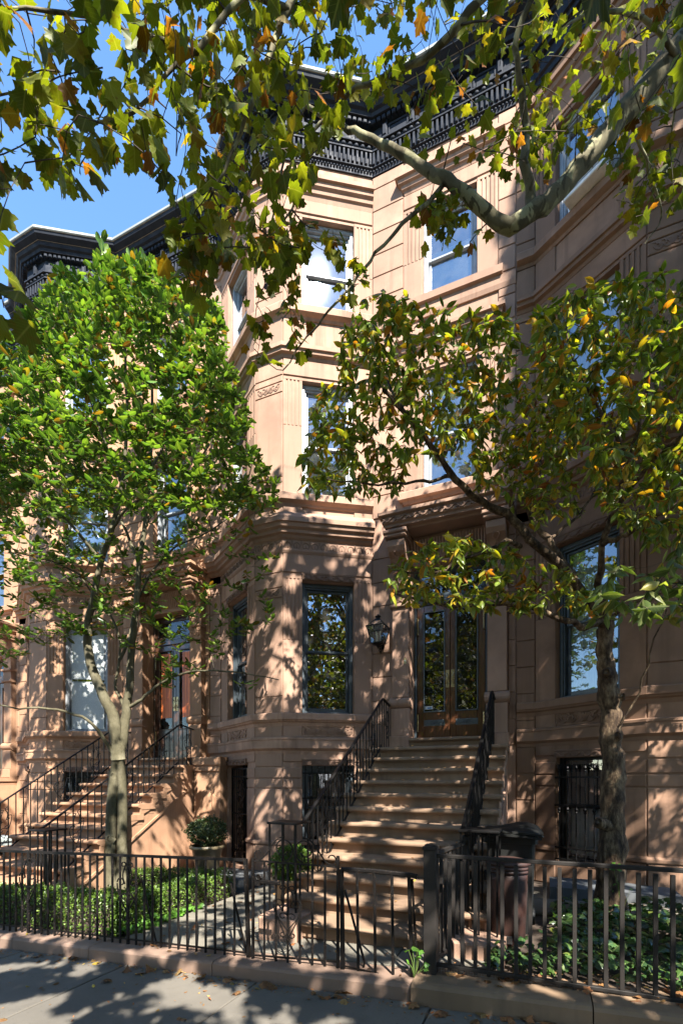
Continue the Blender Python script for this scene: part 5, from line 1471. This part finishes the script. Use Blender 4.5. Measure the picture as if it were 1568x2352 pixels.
# ------------------------------------------------------------------ turning tree in the ivy bed
def dogwood():
    Z0 = 5.79
    base = at(1402, 2095, Z0); base.z = zy(base.x) - .02
    root = empty('turning_tree', base, 'tree with rough scaly trunk and yellowing leaves in the ivy bed', 'tree')
    sk = Skeleton(rng); tm = MB(); local_tubes(tm, base)
    pts = [(1402, 2110, 5.79), (1400, 2060, 5.79), (1404, 1980, 5.79), (1407, 1900, 5.78), (1405, 1830, 5.78), (1408, 1760, 5.78), (1402, 1700, 5.78), (1404, 1640, 5.77), (1396, 1580, 5.76), (1392, 1530, 5.75), (1388, 1480, 5.74), (1392, 1430, 5.72)]
    p, r = sk.branch([at(*q) for q in pts], .175, .085, 48, .006)
    r = [x * (1 + .06 * math.sin(i * 1.7) + .05 * math.sin(i * .6 + 1) + (.22 if 37 <= i <= 39 else 0) + (.5 * math.exp(-i / 2.5))) for i, x in enumerate(r)]
    tm.tube(p, r, 14, True)
    for (x, y, q) in ((1375, 1890, .07), (1418, 1690, .06), (1392, 1545, .07), (1430, 1600, .05)): tm.tube([np.array(at(1402, y + 10, 5.74)), np.array(at(x, y, 5.66)), np.array(at(x, y - 3, 5.62))], [q * 1.2, q, q * .5], 9)
    me = tm.mesh('trunk', True); me.materials.append(M['bark_rough']); link('trunk', me, root)
    lm = MB(); local_tubes(lm, base)
    def limb(pts, r0, r1, n=14, sides=8):
        p, r = sk.branch([at(*q) for q in pts], r0, r1, n, .012); lm.tube(p, [x * (1 + .08 * math.sin(i * 2.1)) for i, x in enumerate(r)], sides, True)
    limb(((1392, 1440, 5.72), (1350, 1385, 5.65), (1290, 1305, 5.6), (1215, 1235, 5.5), (1160, 1180, 5.45), (1105, 1148, 5.4), (1045, 1100, 5.3), (1008, 1050, 5.2), (960, 985, 5.1), (915, 935, 5.0), (880, 895, 5.0)), .065, .02, 26)
    limb(((1335, 1365, 5.65), (1296, 1300, 5.9), (1258, 1238, 6.1), (1222, 1195, 6.2), (1215, 1150, 6.2), (1240, 1080, 6.3), (1228, 990, 6.3)), .06, .014, 18)
    limb(((1390, 1425, 5.72), (1345, 1440, 5.6), (1300, 1425, 5.4), (1240, 1402, 5.3), (1180, 1390, 5.2), (1120, 1385, 5.15), (1060, 1392, 5.1), (1000, 1385, 5.0), (945, 1370, 5.0), (895, 1363, 5.0)), .045, .012, 22)
    limb(((1195, 1255, 5.5), (1165, 1243, 5.3), (1120, 1262, 5.1), (1060, 1290, 5.0), (1000, 1313, 4.9), (940, 1317, 4.9), (890, 1300, 4.9)), .028, .007, 16)
    limb(((1040, 1092, 5.3), (990, 1105, 5.2), (930, 1108, 5.0), (840, 1110, 4.9), (750, 1100, 4.8)), .022, .006, 12)
    limb(((960, 985, 5.1), (930, 950, 5.2), (900, 900, 5.4), (880, 820, 5.6), (905, 730, 5.8)), .02, .006, 12)
    limb(((1008, 1050, 5.2), (1060, 1000, 5.6), (1080, 900, 5.9), (1060, 790, 6.1)), .022, .006, 12)
    limb(((1392, 1430, 5.72), (1375, 1340, 5.5), (1385, 1250, 5.3), (1420, 1150, 5.1), (1445, 1050, 4.9), (1478, 950, 4.7), (1490, 830, 4.6)), .05, .012, 18)
    limb(((1415, 1165, 5.1), (1480, 1080, 4.8), (1568, 1000, 4.5), (1660, 930, 4.2)), .035, .012, 12)
    limb(((1385, 1250, 5.3), (1440, 1225, 4.9), (1530, 1170, 4.5), (1640, 1110, 4.1)), .032, .01, 12)
    limb(((1445, 1050, 4.9), (1400, 980, 4.9), (1350, 900, 5.0), (1310, 800, 5.1), (1300, 740, 5.2)), .024, .006, 12)
    limb(((1258, 1238, 6.1), (1330, 1180, 6.2), (1380, 1100, 6.3), (1420, 980, 6.3)), .024, .006, 12)
    limb(((1380, 1440, 5.7), (1430, 1400, 5.0), (1500, 1370, 4.3), (1590, 1340, 3.7)), .024, .008, 12)
    limb(((1395, 1700, 5.78), (1440, 1640, 5.6), (1480, 1560, 5.4), (1500, 1470, 5.2), (1530, 1400, 5.1)), .016, .006, 12)
    lm.build('limbs', M['bark_rough'], root, True)
    def samp(poly, n, za, zb):
        xs = rng.uniform(min(p[0] for p in poly), max(p[0] for p in poly), n * 5); ysn = rng.uniform(min(p[1] for p in poly), max(p[1] for p in poly), n * 5)
        k = inside(poly, xs, ysn); xs, ysn = xs[k][:n], ysn[k][:n]; return atv(xs, ysn, rng.uniform(za, zb, len(xs)))
    left = [(690, 905), (760, 870), (770, 740), (830, 690), (890, 655), (985, 700), (1060, 700), (1120, 720), (1180, 700), (1190, 770), (1180, 850), (1150, 930), (1080, 1000), (1010, 1060), (960, 1010), (910, 1140), (840, 1130), (700, 1130), (690, 1040), (720, 980)]
    midz = [(1080, 1000), (1190, 850), (1240, 760), (1330, 900), (1330, 1180), (1240, 1200), (1180, 1140), (1090, 1110)]
    right = [(1225, 700), (1330, 650), (1450, 640), (1570, 610), (1720, 580), (1720, 1280), (1480, 1260), (1400, 1180), (1310, 1000), (1230, 850)]
    lowz = [(890, 1290), (960, 1250), (1060, 1225), (1180, 1265), (1330, 1300), (1380, 1400), (1200, 1400), (1000, 1395), (900, 1380), (880, 1330)]
    near = [(1390, 1290), (1480, 1300), (1570, 1250), (1700, 1250), (1700, 1430), (1480, 1440), (1440, 1380), (1360, 1420), (1330, 1360)]
    wb = MB(); local_tubes(wb, base)
    T1 = np.concatenate([samp(left, 640, 4.4, 6.3), samp(midz, 330, 4.9, 6.4), samp(right, 1150, 3.9, 6.4), samp(lowz, 250, 4.5, 5.7)])
    tw = sk.grow(T1, .010, .0022, .02, wb)
    T2 = samp(near, 44, 3.1, 4.2); Q = np.stack([rng.uniform(1.9, 4.6, 520), rng.uniform(3.9, 7.0, 520), rng.uniform(3.2, 7.2, 520)], 1)  # unseen right side of the crown, spread to shade the wall
    Q = Q[np.array([not (0 < proj(q)[0] < 1640) for q in Q])]; tw += sk.grow(Q, .012, .003, .02, wb)
    tw2 = sk.grow(T2, .009, .0022, .02, wb)
    wb.build('twigs', M['bark_dark'], root)['kind'] = 'stuff'
    P, B, S = leaves_on(tw, rng, (3, 6), (.07, .14), 'droop', .03, .9)
    foliage(root, 'oval', P, B, S, M['leaf_dogwood'], rng, 240, 'crown')
    P, B, S = leaves_on(tw2, rng, (4, 7), (.10, .155), 'droop', .03, .7)
    foliage(root, 'oval', P, B, S, M['leaf_pale'], rng, 60, 'near_leaves')
dogwood()

# ------------------------------------------------------------------ plane tree: trunk at the kerb, boughs over the pavement
def plane():
    base = Vector((4.6, .3, zs(4.6) - .05))
    root = empty('plane_tree', base, 'large plane tree whose mottled bough and lobed leaves hang across the top', 'tree')
    sk = Skeleton(rng); tm = MB(); local_tubes(tm, base)
    p, r = sk.branch([base, base + Vector((-.05, .1, 2)), base + Vector((0, .2, 4.5)), base + Vector((.1, .4, 7))], .36, .26, 14, .01); tm.tube(p, r, 14)
    tm.build('trunk', M['bark_plane'], root, True)
    lm = MB(); local_tubes(lm, base)
    def limb(pts, r0, r1, n=14, sides=9, world=False):
        p, r = sk.branch(pts, r0, r1, n, .006); lm.tube(p, [x * (1 + .035 * math.sin(i * 1.1) + .02 * math.sin(i * 2.7)) for i, x in enumerate(r)], sides, True)
    limb([base + Vector((.1, .4, 6.6)), base + Vector((-.4, 1.2, 7.2)), at(1800, -110, 4.3), at(1568, 105, 4.5), at(1503, 181, 4.5), at(1431, 258, 4.5), at(1359, 350, 4.5), at(1286, 434, 4.5), at(1218, 490, 4.5), at(1170, 518, 4.5), at(1120, 490, 4.5), at(1060, 435, 4.5), at(1000, 400, 4.55), at(930, 355, 4.6), at(870, 328, 4.65), at(815, 300, 4.7), at(760, 278, 4.75), at(700, 245, 4.8), at(640, 230, 4.8)], .135, .014, 60, 11)
    limb([at(1219, 470, 4.5), at(1216, 420, 4.45), at(1203, 370, 4.4), at(1209, 300, 4.4), at(1200, 230, 4.3), at(1192, 165, 4.2), at(1186, 80, 4.1), at(1225, -20, 4.0), at(1240, -120, 3.9)], .05, .018, 24)
    limb([at(1020, 420, 4.55), at(985, 460, 4.5), at(940, 500, 4.5), at(896, 545, 4.5), at(847, 600, 4.5), at(808, 653, 4.5), at(765, 700, 4.5), at(730, 745, 4.5), at(690, 790, 4.5), at(650, 850, 4.5)], .022, .006, 22, 7)
    limb([at(900, -260, 3.4), at(740, -120, 3.4), at(660, 20, 3.4), at(630, 90, 3.4), at(600, 170, 3.4), at(575, 245, 3.4), at(540, 330, 3.5), at(500, 420, 3.5), at(470, 480, 3.5)], .036, .006, 24, 7)
    limb([at(1240, -120, 3.9), at(1130, -30, 3.8), at(1056, 55, 3.8), at(994, 118, 3.9), at(919, 163, 4.0), at(840, 190, 4.1), at(784, 232, 4.2), at(720, 300, 4.3), at(690, 380, 4.3), at(670, 480, 4.3), at(600, 560, 4.3)], .035, .007, 26, 7)
    limb([at(660, 20, 3.4), at(560, -10, 3.2), at(450, 118, 3.1), at(380, 92, 3.0), at(310, 74, 2.95), at(240, 45, 2.9), at(150, 30, 2.8), at(20, 20, 2.7), at(-80, 40, 2.6)], .022, .007, 20, 7)
    limb([at(450, 118, 3.1), at(380, 170, 3.0), at(330, 240, 3.0), at(250, 280, 3.0), at(160, 250, 2.9), at(60, 220, 2.8), at(-30, 230, 2.7)], .014, .005, 14, 6)
    limb([at(700, 245, 4.8), at(660, 330, 4.7), at(640, 430, 4.6), at(620, 520, 4.6), at(600, 620, 4.5)], .016, .005, 12, 6)
    limb([at(1568, 145, 4.5), at(1500, 60, 4.2), at(1400, 20, 4.0), at(1290, 60, 3.9)], .03, .008, 12, 7)
    limb([at(1460, 310, 4.5), at(1500, 420, 4.8), at(1520, 500, 5.0), at(1480, 560, 5.1)], .016, .005, 10, 6)
    limb([at(1568, 145, 4.5), at(1540, 320, 4.9), at(1545, 420, 5.0)], .016, .005, 10, 6)
    # boughs out of sight that roof the street
    b0 = base + Vector((.1, .4, 6.8))
    outer = []
    for (dx, dy, dz, r) in ((-3.2, 1.4, 5.0, .13), (-1.4, -1.5, 6.5, .13), (1.8, 2.2, 5.5, .12), (2.6, -1.6, 5, .12), (-5.2, -1.2, 4.2, .12), (.3, .8, 8, .12), (-6.5, 1.8, 3.2, .09)):
        e = b0 + Vector((dx, dy, dz)); limb([b0, b0 + Vector((dx * .4, dy * .4, dz * .55)), e], r, .03, 8, 7, True)
    limb([b0 + Vector((-3.2, 1.4, 5.0)), at(1240, -120, 3.9) + Vector((0, -.6, 2.2)), at(900, -260, 3.4)], .05, .036, 10, 7, True)
    lm.build('limbs', M['bark_plane'], root, True)
    def samp(poly, n, za, zb, pw=1.0):
        xs = rng.uniform(min(p[0] for p in poly), max(p[0] for p in poly), n * 6); ysn = rng.uniform(min(p[1] for p in poly), max(p[1] for p in poly), n * 6)
        k = inside(poly, xs, ysn); xs, ysn = xs[k][:n], ysn[k][:n]; return atv(xs, ysn, rng.uniform(za, zb, len(xs)))
    wb = MB(); local_tubes(wb, base)
    A = [(-60, -60), (420, -60), (430, 330), (400, 460), (330, 470), (270, 430), (200, 420), (120, 390), (60, 390), (-60, 420)]
    A2 = [(60, 300), (250, 330), (340, 380), (330, 440), (200, 420), (40, 400)]
    Bz = [(400, -60), (820, -60), (800, 200), (740, 330), (700, 480), (690, 600), (600, 620), (560, 560), (500, 520), (440, 500), (400, 420), (420, 300)]
    Cz = [(800, -60), (1600, -60), (1600, 180), (1420, 330), (1240, 430), (1080, 330), (980, 330), (900, 240), (800, 200)]
    Dz = [(960, 430), (1040, 440), (1080, 490), (1090, 560), (1020, 560), (970, 520)]
    E = [(560, 560), (690, 500), (860, 560), (850, 640), (760, 700), (700, 760), (650, 830), (590, 860), (570, 760), (590, 660)]
    Fz = [(1380, 380), (1560, 250), (1600, 420), (1560, 520), (1440, 540), (1420, 470)]
    H = [(0, 640), (60, 650), (110, 700), (60, 740), (10, 720)]
    G_ = [(400, 480), (520, 510), (500, 640), (430, 700), (410, 600)]
    T = np.concatenate([samp(A, 92, 2.4, 3.6), samp(Bz, 165, 2.9, 4.8), samp(Cz, 165, 4.5, 5.8), samp(Cz, 50, 3.2, 4.4), samp(Dz, 24, 4.5, 5.0), np.array([q for q in samp(E, 56, 4.1, 4.9) if not (675 < proj(q)[0] < 775 and 570 < proj(q)[1] < 710)]), samp(Fz, 30, 4.4, 5.4), samp(G_, 24, 3.0, 3.8)])
    tw = sk.grow(T, .011, .0034, -.02, wb)
    tw += sk.grow(samp(H, 3, 1.9, 2.2), .008, .0022, -.02, wb)
    P, B, S = leaves_on(tw, rng, (2, 4), (.06, .125), 'hang', .09, .95)
    foliage(root, 'plane', P, B, S, M['leaf_plane'], rng, 300, 'crown')
    # the roof of leaves above and behind: chosen by where its shade falls
    s = np.array(SUN); n = SHADE_N
    xl = rng.uniform(-14, 6, n); zl = rng.uniform(-11.8, 11.0, n); t = rng.uniform(6.5, 18, n)
    m2 = n // 4; xl = np.concatenate([xl, rng.uniform(-13.5, -.5, m2)]); zl = np.concatenate([zl, rng.uniform(-11.8, -5.2, m2)]); t = np.concatenate([t, rng.uniform(9, 19, m2)]); n += m2
    m3 = 1900; xl = np.concatenate([xl, rng.uniform(-.5, 4.5, m3)]); zl = np.concatenate([zl, rng.uniform(2.2, 12.5, m3)]); t = np.concatenate([t, rng.uniform(6.5, 15, m3)]); n += m3
    C = np.stack([xl, np.full(n, 8.0), zl], 1) + s * t[:, None]
    rx = C[:, 0] * CY + C[:, 1] * SY; fz = -C[:, 0] * SY + C[:, 1] * CY
    out = (fz < .4) | (np.abs(rx) > .78 * np.maximum(fz, .1)) | ((C[:, 2] - EYE) > 1.78 * np.maximum(fz, .1))
    top = np.where(xl > -.2, 12.5, 6.4) + rng.normal(0, .35, n)
    keep = out & (zl < top) & (C[:, 2] > 4.0)
    keep &= (rng.uniform(0, 1, n) < np.where((xl < -6.3) & (zl > -1.5), .28, np.where(zl < -4, .92, .80)))
    keep &= ~((xl > -.6) & (zl > -3.2) & (zl < 3.3) & (rng.uniform(0, 1, n) < .6))
    wv = np.sin(xl * 1.9 + 1) * np.sin(zl * 2.3) + .6 * np.sin(xl * 4.1 + zl * 3.3)
    keep &= (wv > SHADE_GAP) | ((xl > -.3) & (zl > 3))
    C = C[keep]
    tw = sk.grow(C, .014, .004, .0, wb)
    wb.build('twigs', M['bark_dark'], root)['kind'] = 'stuff'
    P, B, S = leaves_on(tw, rng, (5, 8), (.14, .23), 'hang', .09, .9)
    rx = P[:, 0] * CY + P[:, 1] * SY; fz = -P[:, 0] * SY + P[:, 1] * CY
    ok = (fz < .2) | (np.abs(rx) > .74 * np.maximum(fz, .1)) | ((P[:, 2] - EYE) > 1.66 * np.maximum(fz, .1))
    foliage(root, 'plane', P[ok], B[ok], S[ok], M['leaf_plane'], rng, 0, 'upper_crown')
SHADE_N, SHADE_GAP = 7600, -.75
plane()

# ------------------------------------------------------------------ trees across the street, seen in the panes
def street_tree(loc, h, rad, label, n, mat):
    root = empty('street_tree', loc, label, 'tree', 'trees across the street')
    m = MB(); m.tube([(0, 0, -.1), (.05, 0, h * .3), (0, .1, h * .6)], [.22, .17, .1], 9); m.build('trunk', M['bark_plane'], root, True)
    v = rng.normal(0, 1, (n, 3)); v /= np.linalg.norm(v, axis=1, keepdims=True); v *= rng.uniform(.35, 1, (n, 1)) ** .6 * np.array([rad, rad, h * .36])
    P = np.array(loc) + np.array([0, 0, h * .62]) + v
    lum = np.sin(P[:, 0] * 1.7) * np.sin(P[:, 1] * 1.9 + 2) * np.sin(P[:, 2] * 1.5); P = P[lum > -.3]
    m = MB()
    for i in range(14):
        e = v[i * 7] * .8; m.tube([(0, .05, h * (.3 + .02 * i)), tuple(e * .5 + np.array([0, 0, h * .55])), tuple(e + np.array([0, 0, h * .62]))], [.08, .05, .02], 6)
    m.build('limbs', M['bark_dark'], root)
    D = rng.normal(0, 1, (len(P), 3)); foliage(root, 'lump', P, basis(D, rng.normal(0, 1, (len(P), 3)) + np.array([0, 0, .6])), rng.uniform(.22, .42, len(P)), mat, rng, 0, 'crown')
for i, (x, y, h, r, mt) in enumerate(((7.5, -6.5, 11, 3.6, 'leaf_plane'), (-1.5, -9, 12, 3.8, 'leaf_plane'), (-8.5, -8.5, 11, 3.6, 'leaf_dogwood'), (13.5, -8.5, 12, 3.6, 'leaf_magnolia'), (3.0, -14, 11, 3.8, 'leaf_dogwood'), (-5, -14.5, 12, 3.8, 'leaf_plane'))):
    street_tree((x, y, zs(x) - .1), h, r, ['nearest green tree across the street', 'tall green tree across from the stoop', 'yellowing tree across from the orange house', 'dark green tree at the far right across the street', 'yellowing tree in front of the middle opposite house', 'green tree in front of the opposite houses at left'][i], 1500, M[mt])

# ------------------------------------------------------------------ hedges, bushes, ivy, weeds
def hedge(boxes, label, n, loc, name='box_hedge'):
    root = empty(name, loc, label, 'hedge', 'clipped box hedges of the bed')
    P = []; Nn = []
    vol = sum((b - a + d - c) * 1.0 for a, b, c, d, h in boxes)
    core = MB(); core.T = lambda p: (p[0] - loc[0], p[1] - loc[1], p[2] - loc[2])
    for (a, b, c, d, h) in boxes:
        k = int(n * (b - a + d - c) / vol); g = zy((a + b) / 2) - .05
        q = rng.uniform(0, 1, (k, 3)); x = a + (b - a) * q[:, 0]; y = c + (d - c) * q[:, 1]; z = g + h * q[:, 2] ** .7
        face = rng.integers(0, 5, k); e = rng.normal(0, .025, k)
        x = np.where(face == 0, a + e, np.where(face == 1, b + e, x)); y = np.where(face == 2, c + e, y); z = np.where(face >= 3, g + h + e + .035 * np.sin(x * 9) * np.sin(y * 11 + x * 5), z)
        P.append(np.stack([x, y, z + (x - (a + b) / 2) * .05], 1)); Nn.append(np.stack([(face == 1) * 1. - (face == 0), -1. * (face == 2), (face >= 3) * 1.], 1))
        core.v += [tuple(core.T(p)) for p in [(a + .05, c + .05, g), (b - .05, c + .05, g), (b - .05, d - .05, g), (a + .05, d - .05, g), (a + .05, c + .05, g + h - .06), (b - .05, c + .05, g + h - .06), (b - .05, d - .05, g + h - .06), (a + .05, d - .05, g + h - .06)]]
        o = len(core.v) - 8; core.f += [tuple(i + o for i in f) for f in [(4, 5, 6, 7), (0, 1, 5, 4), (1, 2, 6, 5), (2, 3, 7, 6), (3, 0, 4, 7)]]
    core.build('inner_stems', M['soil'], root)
    P = np.concatenate(P); Nn = np.concatenate(Nn)
    D = Nn * .5 + rng.normal(0, .7, P.shape) + np.array([0, 0, .3])
    foliage(root, 'box', P, basis(D, Nn + rng.normal(0, .6, P.shape) + np.array([0, 0, .4])), rng.uniform(.022, .042, len(P)), M['leaf_box'], rng, 0, 'foliage')
hedge([(-8.2, -4.72, 4.22, 4.62, .46)], 'long clipped box hedge directly behind the black iron fence', 17000, (-6.4, 4.4, zy(-6.4)))
hedge([(-4.98, -4.60, 4.95, 6.45, .40), (-6.55, -4.98, 6.25, 6.6, .38)], 'angled box hedge bordering the flagstone path at the back of the bed', 11000, (-5.2, 6.0, zy(-5.2)))
def low_cover(name, label, x0, x1, y0, y1, h, n, kind, mat, size, parts, keepf=None):
    root = empty(name, ((x0 + x1) / 2, y0, zy((x0 + x1) / 2)), label, 'ground cover')
    x = rng.uniform(x0, x1, n); y = rng.uniform(y0, y1, n)
    if keepf is not None: k = keepf(x, y); x, y = x[k], y[k]
    n = len(x)
    hh = h * (.45 + .55 * np.abs(np.sin(x * 3.1 + 1) * np.sin(y * 3.7) + .4 * np.sin(x * 7 + y * 5)))
    P = np.stack([x, y, zy(0) + .05 * x + hh * rng.uniform(.25, 1, n)], 1)
    a = rng.uniform(0, 6.28, n); D = np.stack([np.cos(a), np.sin(a) - .3, rng.uniform(-.75, .25, n)], 1)
    N = np.array([0, -.25, 1.0]) + rng.normal(0, .38, (n, 3))
    foliage(root, kind, P, basis(D, N), rng.uniform(*size, n), mat, rng, parts, 'foliage')
low_cover('ivy_bed', 'dark green ivy spread over the bed behind the brown metal fence', -.42, 4.5, 4.22, 6.45, .22, 3600, 'ivy', M['leaf_ivy'], (.055, .105), 300, lambda x, y: ~((x < .15) & (y > 4.75) & (x < .1)))
low_cover('ground_cover', 'low leafy ground cover around the foot of the forked tree', -6.8, -4.95, 4.6, 6.3, .16, 3800, 'ivy', M['leaf_box'], (.03, .06), 0)
low_cover('ground_cover', 'low green plants along the path edge of the box-edged bed', -4.85, -4.42, 4.25, 5.5, .14, 420, 'ivy', M['weed'], (.04, .075), 0)
def bush(loc, rx, rz, n, mat, label, size=(.022, .04), wisp=.0, name='box_bush'):
    root = empty(name, loc, label, 'bush')
    v = rng.normal(0, 1, (n, 3)); v /= np.linalg.norm(v, axis=1, keepdims=True)
    r = rng.uniform(.80, 1.03, n) + .05 * np.sin(v[:, 0] * 6) * np.sin(v[:, 2] * 7 + 1) * 2 + wisp * (rng.uniform(0, 1, n) > .93) * rng.uniform(0, 1, n)
    P = np.array(loc) + v * r[:, None] * np.array([rx, rx, rz]); D = v + rng.normal(0, .7, v.shape)
    foliage(root, 'box', P, basis(D, v + rng.normal(0, .6, v.shape) + np.array([0, 0, .3])), rng.uniform(*size, n), mat, rng, 0, 'foliage')
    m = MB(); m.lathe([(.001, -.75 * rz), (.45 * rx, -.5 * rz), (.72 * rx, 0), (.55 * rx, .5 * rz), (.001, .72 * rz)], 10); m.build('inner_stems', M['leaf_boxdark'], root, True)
    m = MB(); m.tube([(0, 0, -rz - .12), (0, 0, 0)], .02, 6); m.build('stem', M['bark_dark'], root)
bush((-2.93, 5.35, zy(-2.93) + .69), .25, .23, 3600, M['leaf_box'], 'bright green round box bush growing in the tan clay pot')
bush((-5.58, 7.05, .80), .34, .25, 3600, M['leaf_boxdark'], 'dark loose box bush growing in the olive glazed pot', (.024, .045), .3)
bush((-9.1, 5.0, zy(-9.1) + .45), .42, .5, 1700, M['weed'], 'yellow-green leafy bush left of the orange stoop', (.05, .09), .5, 'leafy_bush')
def weed(loc, label, n, h):
    root = empty('weed_sprig', loc, label, 'weed'); P = []; m = MB()
    for i in range(n):
        e = np.array([rng.uniform(-.10, .10), rng.uniform(-.05, .05), rng.uniform(.35, 1) * h]); m.tube([(0, 0, 0), tuple(e * .5 + np.array([.01, 0, .02])), tuple(e)], [.003, .0025, .0015], 4); P.append(e + np.array(loc))
    m.build('stem', M['weed'], root); P = np.array(P); a = rng.uniform(0, 6.28, n)
    foliage(root, 'ivy', P, basis(np.stack([np.cos(a), np.sin(a), rng.uniform(-.5, .2, n)], 1), np.array([0, -.6, .8]) + rng.normal(0, .3, (n, 3))), rng.uniform(.04, .075, n), M['weed'], rng, n, 'foliage')
weed((-.99, 3.95, zs(-.99) + .13), 'bright green weed sprig growing in the gap beside the brown fence post', 9, .26)
weed((.86, 6.45, zy(.86)), 'small green sprig at the foot of the scaly trunk', 14, .62)
# ------------------------------------------------------------------ fallen leaves
def fallen():
    r = random.Random(8); spots = []
    for i in range(46): spots.append((r.uniform(-5.2, 1.6), r.uniform(1.6, 3.70), 's'))
    for i in range(80): spots.append((r.uniform(-5.5, .9), 3.77 - abs(r.gauss(0, .07)), 's'))
    for i in range(34): spots.append((r.uniform(-4.35, -1.2), r.uniform(4.25, 5.6), 'p'))
    for i in range(22): spots.append((r.uniform(-4.4, -3.0), r.uniform(5.2, 7.2), 'p'))
    for i in range(48): spots.append((r.uniform(-2.6, -.62), None, 't'))
    for i in range(34): spots.append((r.uniform(-.8, 1.6), r.uniform(3.86, 4.16), 'k'))
    for i in range(16): spots.append((r.uniform(-6.5, -1.1), r.uniform(3.86, 4.12), 'c'))
    for i in range(20): spots.append((r.uniform(0, 2.2), r.uniform(6.4, 7.0), 'y'))
    me = [single_leaf('plane', i, M['leaf_dry']) for i in range(4)]; mo = [single_leaf('oval', i, M['leaf_dry']) for i in range(3)]
    words = {'s': ('brown leaf fallen on the sidewalk', 'fallen leaves on the sidewalk'), 'p': ('brown leaf fallen on the flagstone path', 'fallen leaves on the path'), 't': ('dry leaf lying on a tread of the stoop', 'fallen leaves on the stoop'),
             'k': ('brown leaf caught under the brown metal fence', 'fallen leaves under the brown fence'), 'c': ('dry leaf on the kerb under the black iron fence', 'fallen leaves on the kerb'), 'y': ('dry leaf on the flags by the bluestone step', 'fallen leaves by the step')}
    for (x, y, kd) in spots:
        if kd == 't':
            k = r.randint(0, 10); y = 7.8 - .29 * k + r.uniform(.02, .20); z = 2.29 - .187 * k
        elif kd == 's': z = zs(x)
        elif kd == 'k': z = zs(x) * .75 + .165
        elif kd == 'c': z = zs(x) + .135
        else: z = zy(x)
        big = kd in 'spk' and r.random() < .65
        s = r.uniform(.05, .11) if big else r.uniform(.035, .07)
        o = link('fallen_leaf', r.choice(me if big else mo), None, (x, y, z + .012 + s * .08), (r.gauss(0, .28), r.gauss(0, .28), r.uniform(0, 6.28)), (s, s, s * r.uniform(.8, 2.2)))
        tag(o, words[kd][0], 'leaf', words[kd][1])
fallen()

def litter():
    k = 900; x = rng.uniform(-6.5, 2.2, k); e = rng.uniform(0, 1, k) < .6
    y = np.where(e, 3.79 - np.abs(rng.normal(0, .09, k)), rng.uniform(1.2, 3.75, k)); z = zs(0) + .05 * x + .008
    k2 = 260; x2 = rng.uniform(-.8, 2.2, k2); y2 = rng.uniform(4.0, 4.26, k2); z2 = (zs(0) + .05 * x2) * .75 + .175 + rng.uniform(0, .03, k2)
    k3 = 240; x3 = rng.uniform(-4.5, -.9, k3); y3 = rng.uniform(4.2, 7.5, k3); ok = ~((x3 > -2.8) & (y3 > 4.55)); x3, y3 = x3[ok], y3[ok]; z3 = zy(0) + .05 * x3 + .008
    P = np.concatenate([np.stack([x, y, z], 1), np.stack([x2, y2, z2], 1), np.stack([x3, y3, z3], 1)]); m = len(P)
    a = rng.uniform(0, 6.28, m); D = np.stack([np.cos(a), np.sin(a), rng.normal(0, .12, m)], 1)
    root = empty('leaf_litter', (-1, 3.8, zs(-1)), 'crumbs of dry leaves drifted along the kerb and over the paving', 'leaf litter')
    foliage(root, 'oval', P, basis(D, np.array([0, 0, 1.]) + rng.normal(0, .2, (m, 3))), rng.uniform(.012, .042, m), M['leaf_dry'], rng, 0, 'litter')
litter()
